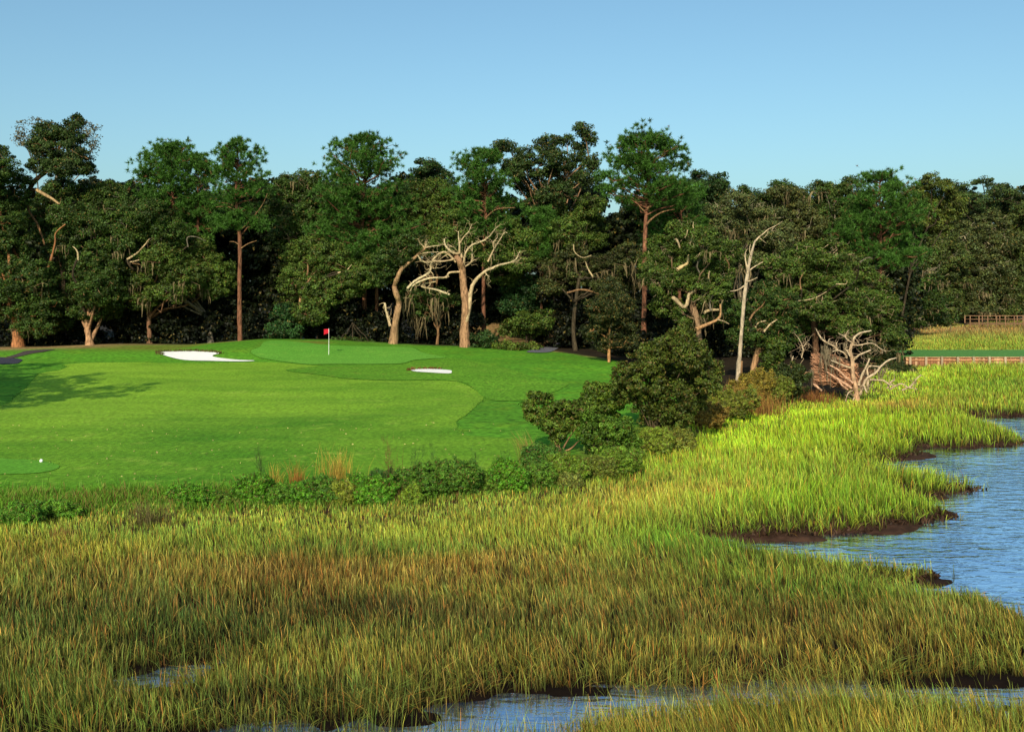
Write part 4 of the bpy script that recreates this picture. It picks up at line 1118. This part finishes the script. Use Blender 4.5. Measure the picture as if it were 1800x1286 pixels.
# ---- understory shrubs, near-black leaves standing in for the shade
und = [(-10, 585), (70, 580), (110, 588), (205, 582), (240, 588), (300, 580), (335, 588), (395, 585), (450, 580), (480, 585), (560, 578), (600, 590), (640, 580), (660, 592), (735, 585), (790, 590), (840, 560), (1030, 580), (1100, 585), (1150, 575), (1190, 580), (1010, 560), (1230, 590), (1280, 580),
       (1350, 590), (1400, 600), (1450, 600), (1500, 600), (1550, 600)]
for i, (px, py) in enumerate(und):
    Y = 102.6 + (i * 3 % 4) * .3
    if px > 1060: Y = 92 + (i * 3 % 4)
    if 800 < px < 860: Y = 128
    rng = np.random.default_rng(1400 + i)
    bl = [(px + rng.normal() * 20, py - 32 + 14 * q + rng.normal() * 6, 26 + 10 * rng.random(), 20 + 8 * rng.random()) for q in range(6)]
    tree('understory_shrub', 'leafy shrub with the deep shade under the trees put into its dark colour', Y, [(px, py + 30), (px, py + 15), (px, py + 5)], (1.3, .8), bl, (.0075, .012, .0035), DBARK, group='shrubs in the shade under the trees', cat='shrub', autolimb=False, twig=0, k=4, nleaf=34, lsz=.003)
tree('shrub', 'glossy green broadleaf shrub left of the flag', 100, [(500, 602), (500, 590), (500, 575)], (1.2, .8), mblob(Z1, [(1390, 1060, 55, 45), (1430, 1110, 60, 50), (1360, 1120, 50, 40), (1400, 1020, 40, 35), (1460, 1060, 40, 40)]), (.026, .075, .018), DBARK, cat='shrub', twig=.1)
tree('shrub', 'low hedge-like shrub right of the flag', 100, [(620, 606), (620, 602), (620, 598)], (1, .6), mblob(Z2, [(270, 1175, 40, 20), (320, 1172, 50, 24), (375, 1180, 50, 18), (420, 1188, 30, 12)]), (.04, .075, .014), DBARK, cat='shrub', twig=.2)


# ------------------------------------------------------------------ shrubs by the marsh edge
def shrub(name, label, base, blobs, col=BUSH, stems=None, group=None, warm=.03, lsz=.0028, twig=.25, bark=DBARK, k=5.5, nleaf=40, aspect=.42, depth=None, rcp=6.5, cat='shrub'):
    SEED[0] += 1
    rng = np.random.default_rng(SEED[0])
    g = ground(*base); Y = g[1]; s = Y / F
    zb = gz(g[0], Y)
    root = empty(name, (g[0], Y, zb), label, cat, group)
    bw = blobs_world(rng, blobs, Y, depth if depth is not None else .4 * max(b[2] for b in blobs) * s)
    tb = MB()
    for pts in (stems or []):
        tb.tube([at(a, b, Y + rng.normal() * .05) for a, b in pts], (1.9 * s, .7 * s), 6, (.22, .12, .06), rng, 3, .1)
    for c, r in bw:
        if not stems: tb.tube(wiggle(rng, np.array([g[0], Y, zb - .1]), c, 4, .08), (1.6 * s, .6 * s), 5, bark, rng, 2, .1)
        for _ in range(int(1 + twig * 8)):
            d = rng.normal(size=3); d[2] = abs(d[2]); d /= np.linalg.norm(d)
            tb.tube(wiggle(rng, c, c + d * r * 1.08, 4, .08), (.6 * s, .25 * s), 4, np.asarray(bark) * 1.3, rng, 1, .05)
    for c, r in list(bw):
        for _ in range(3):
            d = rng.normal(size=3); d[2] = abs(d[2]) + .3; d /= np.linalg.norm(d)
            q = (.10 + .12 * rng.random())
            bw.append((c + d * r * (.95 + .3 * rng.random()), np.array([r[0] * q, r[1] * q, r[2] * q * 2.2])))
    cb = MB()
    crown(cb, rng, bw, Y, col, k, nleaf, lsz, rcp, aspect, warm, .5, .75)
    tb.build('stem', M_bark, root, True)
    cb.build('foliage', M_leaf, root)
    return root


shrub('evergreen_shrub', 'large dark evergreen bush at the corner of the marsh', (1150, 764), mblob(Z8, [(1020, 230, 110, 90), (1130, 150, 90, 80), (1240, 190, 100, 90), (1320, 270, 80, 90), (1000, 330, 110, 90), (1130, 290, 120, 100), (1260, 330, 110, 90),
      (1030, 430, 110, 90), (1160, 430, 110, 100), (1260, 420, 80, 70), (1080, 520, 100, 80), (1170, 530, 80, 80), (880, 310, 70, 60), (900, 390, 70, 60), (1180, 90, 70, 50), (1340, 340, 60, 60)]), (.060, .088, .012), warm=.12, twig=.3, bark=(.07, .05, .028), lsz=.0028, rcp=8, aspect=.5, depth=1.6)
shrub('evergreen_shrub', 'multi-stemmed myrtle shrub leaning left with bare pale stems', (986, 797), mblob(Z8, [(440, 420, 60, 36), (390, 465, 36, 30), (410, 520, 36, 34), (480, 500, 60, 40), (560, 470, 70, 40), (500, 560, 60, 40), (600, 530, 70, 50), (650, 480, 60, 40), (570, 580, 60, 40), (540, 630, 40, 30)]),
      (.078, .130, .016), stems=[mp(Z8, p) for p in ([(550, 705), (520, 640), (480, 590), (440, 540), (400, 510), (385, 480)], [(555, 705), (545, 650), (550, 590), (560, 520)], [(560, 700), (600, 630), (640, 570), (665, 540)],
      [(565, 700), (610, 685), (640, 655), (655, 640)], [(548, 705), (530, 650), (500, 600), (470, 540), (440, 460)])], warm=.08, bark=(.26, .15, .08), twig=.4)
shrub('evergreen_shrub', 'rounded olive bush behind the leaning myrtle', (1058, 745), mblob(Z8, [(720, 390, 60, 44), (770, 370, 50, 36), (820, 420, 50, 40), (700, 440, 50, 44), (780, 450, 70, 50), (840, 480, 40, 40), (750, 510, 60, 40), (680, 500, 40, 40)]), (.080, .135, .016))
shrub('evergreen_shrub', 'wide low myrtle bush between the leaning myrtle and the dark bush', (1060, 806), mblob(Z8, [(700, 600, 60, 50), (770, 570, 70, 50), (840, 590, 70, 50), (910, 610, 60, 50), (740, 660, 70, 50), (830, 670, 80, 50), (920, 670, 50, 50), (690, 540, 50, 40), (880, 560, 50, 30), (800, 720, 70, 40), (900, 730, 60, 36)]), (.075, .150, .016))
fb = [  # px, py(base), half width, height, colour, label
    (343, 889, 30, 28, BUSH, 'lone small green bush at the left end of the bush row'),
    (395, 888, 22, 18, (.06, .11, .016), 'low sprawling bush second from the left in the row'),
    (447, 886, 32, 40, BUSH, 'dense rounded bush below the dark feathery plume'),
    (496, 887, 24, 28, (.055, .12, .016), 'smaller bush in front of the orange grass tuft'),
    (530, 884, 26, 30, BUSH, 'green bush right of the orange grass tuft'),
    (572, 884, 28, 34, (.05, .115, .016), 'green bush below the tall tan grass tuft'),
    (598, 886, 18, 30, (.13, .15, .025), 'yellowish airy bush in front of the tall tan tuft'),
    (622, 880, 22, 34, BUSH, 'green bush right of the tall tan tuft'),
    (655, 886, 30, 38, BUSH, 'wide green bush left of the reddish plume'),
    (668, 860, 22, 26, (.03, .075, .018), 'darker bush rising behind the wide green bush'),
    (733, 872, 32, 44, (.05, .11, .016), 'rounded bush right of the reddish plume'),
    (722, 886, 18, 24, (.10, .15, .02), 'small yellow-green bush at the foot of the plumes'),
    (798, 870, 38, 48, (.055, .12, .018), 'largest domed bush in the middle of the row'),
    (852, 864, 24, 26, (.07, .125, .018), 'low bush right of the largest domed bush'),
    (893, 862, 32, 40, BUSH, 'bush under the small plume near the fairway corner'),
    (936, 856, 28, 32, (.06, .12, .018), 'bush below the curved tan grass'),
    (955, 826, 30, 36, (.042, .095, .018), 'rounded dark green bush at the foot of the leaning myrtle'),
    (985, 845, 32, 36, (.09, .14, .02), 'yellow-green bush right of the rounded dark bush'),
    (1002, 860, 20, 22, (.11, .125, .035), 'dusty olive shrub at the marsh line'),
    (1045, 842, 28, 30, (.08, .10, .02), 'brownish green bush below the wide myrtle'),
    (1085, 834, 26, 36, (.085, .14, .02), 'upright yellow-green bush at the right end of the row'),
    (1147, 798, 28, 34, (.115, .15, .024), 'light green marsh-elder bush below the dark bush'),
    (1190, 794, 24, 30, (.12, .13, .03), 'tan-green marsh-elder bush at the marsh corner'),
    (30, 925, 36, 34, (.06, .14, .018), 'weedy green bush at the far left marsh edge'),
    (100, 912, 30, 24, (.075, .16, .02), 'leafy weeds behind the left marsh edge'),
    (1240, 752, 28, 30, (.15, .095, .028), 'russet shrub right of the large dark bush'),
    (1275, 738, 30, 42, (.095, .105, .02), 'olive-gold shrub below the dead snag'),
    (1355, 708, 28, 34, (.085, .10, .018), 'olive shrub left of the dark mound bush'),
    (1310, 700, 28, 34, (.15, .11, .025), 'golden shrub at the foot of the snag'),
    (1215, 728, 20, 22, (.10, .10, .02), 'dull olive shrub tucked beside the dark bush'),
]
for px, py, hw, h, col, lab in fb:
    h *= 1.22; hw *= 1.22; col = tuple(np.asarray(col) * np.array([1.35, 1.5, 1.0]))
    rg = np.random.default_rng(int(px * 7 + py))
    bl = [(px + rg.normal() * hw * .4, py - h * (.25 + .5 * rg.random()), hw * (.42 + .2 * rg.random()), h * (.28 + .14 * rg.random())) for _ in range(9)]
    bl.append((px + rg.normal() * hw * .3, py - h * .75, hw * .4, h * .3)); bl.append((px - hw * .5, py - h * .35, hw * .45, h * .35)); bl.append((px + hw * .5, py - h * .35, hw * .45, h * .35))
    shrub('marsh_shrub', lab, (px, py), bl, col, group='bushes along the fairway and marsh edge', rcp=4.4, lsz=.0023, nleaf=34, k=5.0, bark=(.2, .1, .05), aspect=.36, warm=.10)
shrub('evergreen_shrub', 'dark mounded bush left of the driftwood tangle', (1384, 702), mblob(Z9, [(560, 540, 90, 50), (640, 520, 90, 60), (720, 530, 60, 50), (600, 620, 70, 50), (680, 640, 80, 50), (520, 560, 50, 40), (640, 690, 60, 40)]), (.036, .055, .013), bark=(.3, .16, .08), twig=.5, rcp=7, lsz=.003)
shrub('small_tree', 'bright green sapling in the shade right of the leaning trunk', (1352, 672), mblob(Z9, [(440, 420, 50, 60), (480, 330, 50, 60), (520, 400, 50, 60), (470, 500, 50, 50), (540, 300, 50, 50)]), (.05, .085, .011), rcp=7, lsz=.003, k=4, cat='tree')


# ------------------------------------------------------------------ grass tufts and plumes
def tuft(label, px, py, hw, h, n, c, lean=0.0, cat='grass tuft', group='grass tufts among the bushes', name='grass_tuft', wpx=.55, plume=False):
    SEED[0] += 1
    rng = np.random.default_rng(SEED[0])
    g = ground(px, py); Y = g[1]; s = Y / F
    x = g[0] + rng.normal(size=n) * hw * s * .5; y = Y + rng.normal(size=n) * hw * s * .4
    z = hgt(x, y)
    H = h * s * (.45 + .6 * rng.random(n))
    cc = np.asarray(c) * (.55 + .8 * rng.random((n, 1)))
    mb = MB()
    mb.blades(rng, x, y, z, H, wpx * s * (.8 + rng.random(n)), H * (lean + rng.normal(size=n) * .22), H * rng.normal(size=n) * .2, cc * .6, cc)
    if plume:
        m = n * 14
        t = .35 + .65 * rng.random(m)
        k = rng.integers(0, n, m)
        P = np.column_stack([x[k] + H[k] * lean * t ** 1.6, y[k], z[k] + H[k] * t]) + rng.normal(size=(m, 3)) * hw * s * .22 * (1.1 - t)[:, None]
        D = np.tile([lean, 0, 1.6], (m, 1))
        mb.needles(rng, P, D, 2, h * s * .16, .45 * s, np.tile(np.asarray(c), (m, 1)) * (.5 + .8 * rng.random((m, 1))), .4)
    o = mb.build(name, M_grass, None, False, (g[0], Y, gz(g[0], Y)))
    tag(o, label, cat, group)


TANG = (.56, .38, .07); RUST = (.46, .23, .05)
tuft('tall tan grass tuft standing above the middle bushes', 590, 862, 32, 80, 240, TANG, .05)
tuft('short orange grass tuft second from the left', 521, 862, 14, 56, 110, RUST, 0)
tuft('thin tan grass stalks beside the dark feathery plume', 484, 860, 15, 52, 60, TANG, .1)
tuft('curved tan grass leaning left by the leaning myrtle', 930, 815, 14, 66, 80, (.34, .27, .07), -.3)
tuft('brown grass clump below the reddish plume', 700, 885, 12, 40, 90, (.20, .13, .045))
tuft('broad brownish grass clump at the left marsh edge', 262, 925, 40, 48, 260, (.17, .14, .05), 0)
tuft('orange dried grass tuft at the lower left', 104, 948, 22, 34, 110, (.36, .22, .06), 0)
tuft('sparse red-brown seed stalks on the left fairway edge', 165, 888, 40, 44, 26, (.25, .10, .03), 0, wpx=.35)
tuft('few red seed stalks near the left end of the bush row', 250, 886, 30, 38, 14, (.25, .10, .03), 0, wpx=.35)
tuft('tall reddish dry grass below the dead snag', 1325, 728, 50, 50, 620, (.36, .19, .05), 0)
tuft('rusty low grass patch left of the driftwood tree', 1430, 704, 44, 22, 340, (.32, .14, .045), 0)
tuft('bent cordgrass clump drooping over the brook', 650, 1252, 70, 75, 160, (.13, .16, .03), .15)
for lab, px, py, hw, h, c, ln in (('dark feathery plume rising at the left of the bush row', 460, 862, 7, 84, (.07, .11, .03), -.12), ('tall reddish feathery plume in the middle of the row', 690, 866, 12, 102, (.17, .09, .035), -.15),
                                  ('dark green feathery plume right of the reddish one', 729, 850, 10, 78, (.05, .10, .025), .02), ('small green plume left of the domed bush', 768, 858, 8, 76, (.06, .12, .025), -.2),
                                  ('slim green plume right of the domed bush', 836, 850, 7, 74, (.07, .14, .03), -.05), ('short green plume near the fairway corner', 890, 830, 10, 54, (.06, .13, .025), -.05)):
    tuft(lab, px, py, hw, h, 7, c, ln, 'plume', 'feathery plumes above the bushes', 'feathery_plume', .5, True)


# ------------------------------------------------------------------ fallen driftwood tree
def drift():
    rng = np.random.default_rng(55)
    g = ground(1505, 708); Y = g[1]; s = Y / F
    zb = gz(g[0], Y)
    root = empty('driftwood_tree', (g[0], Y, zb), 'bleached dead tree with twisting bare limbs and brush at the marsh edge', 'dead tree')
    pale = (.36, .26, .16)
    tb = MB()
    P = [np.array([at(1507, 708, Y)[0], Y, zb - .3])] + [at(a, b, Y) for a, b in mp(Z9, [(1155, 745), (1150, 690), (1140, 620), (1120, 520), (1118, 430), (1100, 350), (1110, 300), (1125, 280)])]
    tb.tube(P, np.array([5.5, 5, 4.6, 4.2, 3.6, 3.2, 2.8, 2.6, 2.4]) * s, 9, (.40, .22, .12), rng, 4, .1, c2=pale)
    tb.build('trunk', M_dead, root, True)
    L = [([(1125, 285), (1130, 245), (1165, 210), (1210, 195), (1265, 185)], 2.6, 1.4), ([(1120, 280), (1080, 260), (1055, 230), (1005, 205)], 2, .7), ([(1060, 240), (1070, 205), (1090, 180)], 1.6, .7),
         ([(1125, 300), (1180, 298), (1240, 285), (1290, 290), (1330, 320), (1385, 352)], 1.8, .5), ([(1240, 285), (1232, 260), (1235, 245)], 1, .4), ([(1330, 320), (1350, 340), (1355, 365)], .9, .4),
         ([(1130, 415), (1165, 380), (1210, 360), (1262, 338)], 2.4, 1.6), ([(1165, 620), (1185, 560), (1210, 500), (1235, 450), (1255, 405)], 3, 1.6), ([(1175, 690), (1210, 600), (1240, 555), (1300, 520), (1340, 470), (1400, 420), (1465, 400)], 3.6, 1.4),
         ([(1240, 540), (1235, 490), (1260, 465), (1330, 470)], 2, 1.4), ([(1340, 490), (1365, 505), (1380, 518)], 1.3, .6), ([(1250, 570), (1310, 575), (1370, 582), (1410, 610), (1440, 615)], 2.2, 1.2), ([(1395, 640), (1420, 595), (1450, 568)], 2.2, 1.2),
         ([(1410, 650), (1460, 620), (1510, 605), (1550, 630), (1630, 645)], 2, .8), ([(1510, 655), (1570, 630), (1600, 600), (1630, 560), (1660, 538)], 2.2, .8), ([(1600, 600), (1625, 595)], 1, .5),
         ([(1160, 650), (1110, 660), (1080, 685), (1063, 745)], 2, .8), ([(1150, 680), (1130, 720), (1110, 765)], 1.8, .9), ([(1170, 640), (1205, 618), (1220, 650), (1232, 672)], 2.4, 1.6), ([(1240, 575), (1238, 620), (1245, 655)], 2.6, 2.0),
         ([(930, 290), (880, 255), (850, 210), (832, 175)], 2.4, 1), ([(1000, 330), (960, 300), (925, 285), (935, 250)], 2.2, 1), ([(985, 335), (990, 290), (1000, 270)], 1.2, .6), ([(1075, 400), (1050, 360), (1000, 340), (960, 350)], 2, 1.2),
         ([(1110, 480), (1060, 465), (1010, 445), (950, 420)], 2.2, 1.4), ([(1060, 330), (1080, 350), (1100, 390)], 1.8, 1.4), ([(640, 450), (620, 480), (650, 385)], 1.6, .8), ([(730, 340), (720, 380), (715, 400)], 1.2, .8), ([(730, 340), (715, 290), (690, 240)], 1.3, .5), ([(735, 310), (755, 275), (775, 262)], 1, .4)]
    for pts, a, b in L:
        m = MB(); dd = 0; Q = []
        for x_, y_ in mp(Z9, pts):
            Q.append(at(x_, y_, Y + dd)); dd += rng.normal() * .14
        m.tube(Q, (a * .85 * s, b * .8 * s), 7, pale, rng, 4, .1, c2=(.42, .33, .22))
        Q = np.array(Q)
        for _ in range(7):
            i = rng.integers(1, len(Q)); t = rng.random(); p = Q[i - 1] * (1 - t) + Q[i] * t
            m.tube(wiggle(rng, p, p + rng.normal(size=3) * np.array([.34, .2, .34]), 5, .16), (.45 * s, .14 * s), 4, pale, rng, 1, .05)
        m.build('bare_limb', M_dead, root, True)
    m = MB()
    for i in range(430):
        t = rng.random()
        ax, ay = 1135 + rng.normal() * 14, 640 - 190 * rng.random() ** 1.2
        ex, ey = 790 + 200 * rng.random() ** 1.5, 360 + 250 * rng.random()
        a = at(*mp(Z9, [(ax, ay)])[0], Y + .2 + rng.random() * .9); e = at(*mp(Z9, [(ex, ey)])[0], Y + .4 + rng.random() * 1.8)
        f0 = .0 if t < .5 else .3 * rng.random()
        a = a + (e - a) * f0
        c = np.array([.40, .20, .11]) * (.35 + 1.0 * rng.random())
        m.tube(wiggle(rng, a, e, 6, .06), ((.8 + 1.6 * rng.random() ** 2) * s, .4 * s), 4, c, rng, 1, .05, c2=c * 1.1)
    for (pts, a, b) in (([(1110, 640), (1040, 590), (960, 540), (920, 515)], 2.6, 1.4), ([(1125, 600), (1060, 550), (1000, 490), (940, 460)], 2.2, 1.2), ([(870, 655), (840, 630), (810, 605)], 2.4, 2), ([(1080, 650), (1030, 610), (1000, 560)], 2.2, 1.4)):
        m.tube([at(x_, y_, Y - .1 + .1 * rng.normal()) for x_, y_ in mp(Z9, pts)], (a * s, b * s), 6, (.46, .27, .17), rng, 3, .1)
    m.build('brush', M_dead, root, True)
    ms = MB()
    pts = [at(*mp(Z9, [q])[0], Y + .1) for q in ((900, 300), (925, 330), (960, 400), (945, 440), (1060, 280), (1330, 490), (900, 360), (800, 500), (770, 520))]
    moss_strands(ms, rng, pts, Y, 10, .4, 1.5, (.20, .16, .10), .14)
    ms.build('hanging_moss', M_moss, root)


drift()
# ------------------------------------------------------------------ off-frame oak that shades the left of the fairway
for (px_, Y_, zt, lab) in ((-37.5, 34, 13, 0), (-34, 44, 15, 1), (-43, 47, 16, 2)):
    P0 = CX + F * px_ / Y_
    top = HZ - (zt - CH) * F / Y_
    rg = np.random.default_rng(int(Y_))
    w = 6.6 * F / Y_
    bl = [(P0 + rg.normal() * w * .5, top + w * (.2 + .8 * rg.random()), w * (.3 + .2 * rg.random()), w * (.2 + .15 * rg.random())) for _ in range(14)]
    tree('oak_tree', ['oak standing left of the tee outside the picture', 'second oak left of the fairway outside the picture', 'farthest oak left of the fairway outside the picture'][lab], Y_, [(P0, 1000), (P0, 600), (P0 + 20, top + w)], (16, 10), bl, OAK, TAN, k=2.2, nleaf=34, rcp=24, lsz=.007, twig=.1)

# ------------------------------------------------------------------ flag, tee marker, bulkhead, boardwalk
g = ground(578, 624); Y = g[1]; s = Y / F; zb = gz(g[0], Y)
root = empty('flagstick', (g[0], Y, zb), 'white flagstick with a red flag standing in the green', 'flagstick')
mb = MB(); top = CH - (577.5 - HZ) * s
mb.tube([(g[0], Y, zb - .05), (g[0], Y, (zb + top) / 2), (g[0], Y, top)], (.021, .016), 8, (.78, .78, .76), None, 2)
mb.build('pole', M_paint, root, True)
mb = MB()
nx, nz = 9, 7
u, v = np.meshgrid(np.linspace(0, 1, nx), np.linspace(0, 1, nz))
fx = g[0] - .02 - u * .40; fy = Y + .07 * np.sin(u * 7 + v * 1.5) * u; fz = top - .02 - v * .34 - u * .07 - .12 * u * (v)
fz = fz + .05 * u
i = (np.arange(nz - 1)[:, None] * nx + np.arange(nx - 1)[None]).ravel()
mb.add(np.stack([fx, fy, fz], -1).reshape(-1, 3), np.stack([i, i + 1, i + nx + 1, i + nx], 1), (.62, .02, .04))
mb.build('flag', M_cloth, root, True)

g = ground(72.5, 814); zb = gz(g[0], g[1]) + .04
mb = MB()
th = np.linspace(0, math.pi, 7)
rings = [(.0, .0)] + [(.04, .0), (.055, .02), (.058, .05), (.052, .08), (.033, .105), (.0, .112)]
prof = [(r_ * 1.0, z_) for r_, z_ in rings]
V = []; n_ = 10
for r_, z_ in prof:
    for k in range(n_):
        a = k / n_ * 2 * math.pi
        V.append((g[0] + r_ * math.cos(a), g[1] + r_ * math.sin(a), zb + z_))
fq = [(i * n_ + k, i * n_ + (k + 1) % n_, (i + 1) * n_ + (k + 1) % n_, (i + 1) * n_ + k) for i in range(len(prof) - 1) for k in range(n_)]
mb.add(V, fq, (.82, .82, .82))
tag(mb.build('tee_marker', M_paint, None, True, (g[0], g[1], zb)), 'small white tee marker on the mown tee at lower left', 'tee marker')

Yb = 89.2; s = Yb / F
root = empty('bulkhead_fence', (35, Yb, 0), 'reddish timber bulkhead retaining the lawn at right', 'retaining wall')
rng = np.random.default_rng(8)
mb = MB(); x = xa
while x < 61.5:
    wv = .17 + .03 * rng.random()
    c = np.array([.25, .11, .055]) * (.7 + .6 * rng.random()) if rng.random() < .8 else np.array([.42, .26, .14])
    mb.box(x, x + wv, Yb - .03 + rng.random() * .012, Yb + .05, -.3, .86 + rng.random() * .015, c); x += wv + .012
mb.build('plank_panel', M_wood, root)
mb = MB(); mb.box(xa, 61.5, Yb - .10, Yb + .2, .88, .94, (.46, .27, .14)); mb.build('cap_rail', M_wood, root)
mb = MB(); mb.box(xa, 61.5, Yb - .09, Yb - .045, .60, .72, (.45, .22, .11)); mb.build('wale', M_wood, root)
x = xa + .3
while x < 61:
    mb = MB(); mb.box(x - .09, x + .09, Yb - .26, Yb - .105, -.4, .97 + .04 * rng.random(), np.array([.30, .22, .14]) * (.8 + .4 * rng.random()))
    mb.build('post', M_wood, root); x += 1.38

Yd = 172.0; s = Yd / F
x0, x1 = (1703 - CX) * s, 104.0
zd = CH - (568.5 - HZ) * s
root = empty('boardwalk', (x0, Yd, 0), 'far red-brown timber boardwalk with railings over the marsh', 'boardwalk')
red = np.array([.19, .105, .055])
mb = MB(); mb.box(x0, x1, Yd - .2, Yd + 1.8, zd - .22, zd, red * .8); mb.build('deck', M_wood, root)
zt = CH - (555 - HZ) * s
for yy, nm in ((Yd - .2, 'front'), (Yd + 1.8, 'back')):
    for f in (1.0, .55, .12):
        mb = MB(); zz_ = zd + (zt - zd) * f
        mb.box(x0, x1, yy - .03, yy + .05, zz_ - .045, zz_ + .03, red * (1.1 if f == 1 else .95)); mb.build('rail', M_wood, root)
    x = x0 + .1; k = 0
    while x < x1 - .2:
        mb = MB(); mb.box(x - .08, x + .08, yy - .12, yy - .034, -.3, zt + .06, red * (.9 + .2 * rng.random()))
        mb.build('post', M_wood, root); x += 1.48 if nm == 'front' else 2.96

# ------------------------------------------------------------------ light, sky, camera
EL, AZ = math.radians(29), math.radians(11)          # sun behind the camera, a little to the left
sd = Vector((-math.sin(AZ) * math.cos(EL), -math.cos(AZ) * math.cos(EL), math.sin(EL)))
sun = bpy.data.lights.new('sun', 'SUN'); sun.energy = 5.0; sun.angle = math.radians(.5); sun.color = (1, .86, .66)
so = bpy.data.objects.new('sun', sun); COL.objects.link(so)
so.rotation_euler = (-sd).to_track_quat('-Z', 'Y').to_euler(); so.location = (-20, -60, 60)

w = bpy.data.worlds.new('World'); scene.world = w; w.use_nodes = True
nt = w.node_tree; nt.nodes.clear()
out = nt.nodes.new('ShaderNodeOutputWorld'); bg = nt.nodes.new('ShaderNodeBackground'); sky = nt.nodes.new('ShaderNodeTexSky')
sky.sky_type = 'NISHITA'; sky.sun_disc = False; sky.sun_elevation = EL; sky.sun_rotation = math.pi + AZ
sky.air_density = 1.0; sky.dust_density = 2.5; sky.ozone_density = 1.0
bg.inputs[1].default_value = .13
tint = nt.nodes.new('ShaderNodeMix'); tint.data_type = 'RGBA'; tint.blend_type = 'MULTIPLY'; tint.inputs[0].default_value = 1; tint.inputs[7].default_value = (.86, 1.15, 1.17, 1)
nt.links.new(sky.outputs[0], tint.inputs[6]); nt.links.new(tint.outputs[2], bg.inputs[0]); nt.links.new(bg.outputs[0], out.inputs[0])

cam = bpy.data.cameras.new('camera'); co = bpy.data.objects.new('camera', cam); COL.objects.link(co)
co.location = (0, 0, CH); co.rotation_euler = (math.radians(90), 0, 0)
cam.sensor_width = 36; cam.lens = 36; cam.shift_y = -(643 - HZ) / 1800
cam.clip_start = .1; cam.clip_end = 9000
scene.camera = co
scene.view_settings.view_transform = 'Standard'
scene.view_settings.look = 'None'
scene.view_settings.exposure = 0
scene.cycles.max_bounces = 5
scene.cycles.diffuse_bounces = 2
scene.cycles.glossy_bounces = 2
scene.cycles.transmission_bounces = 2
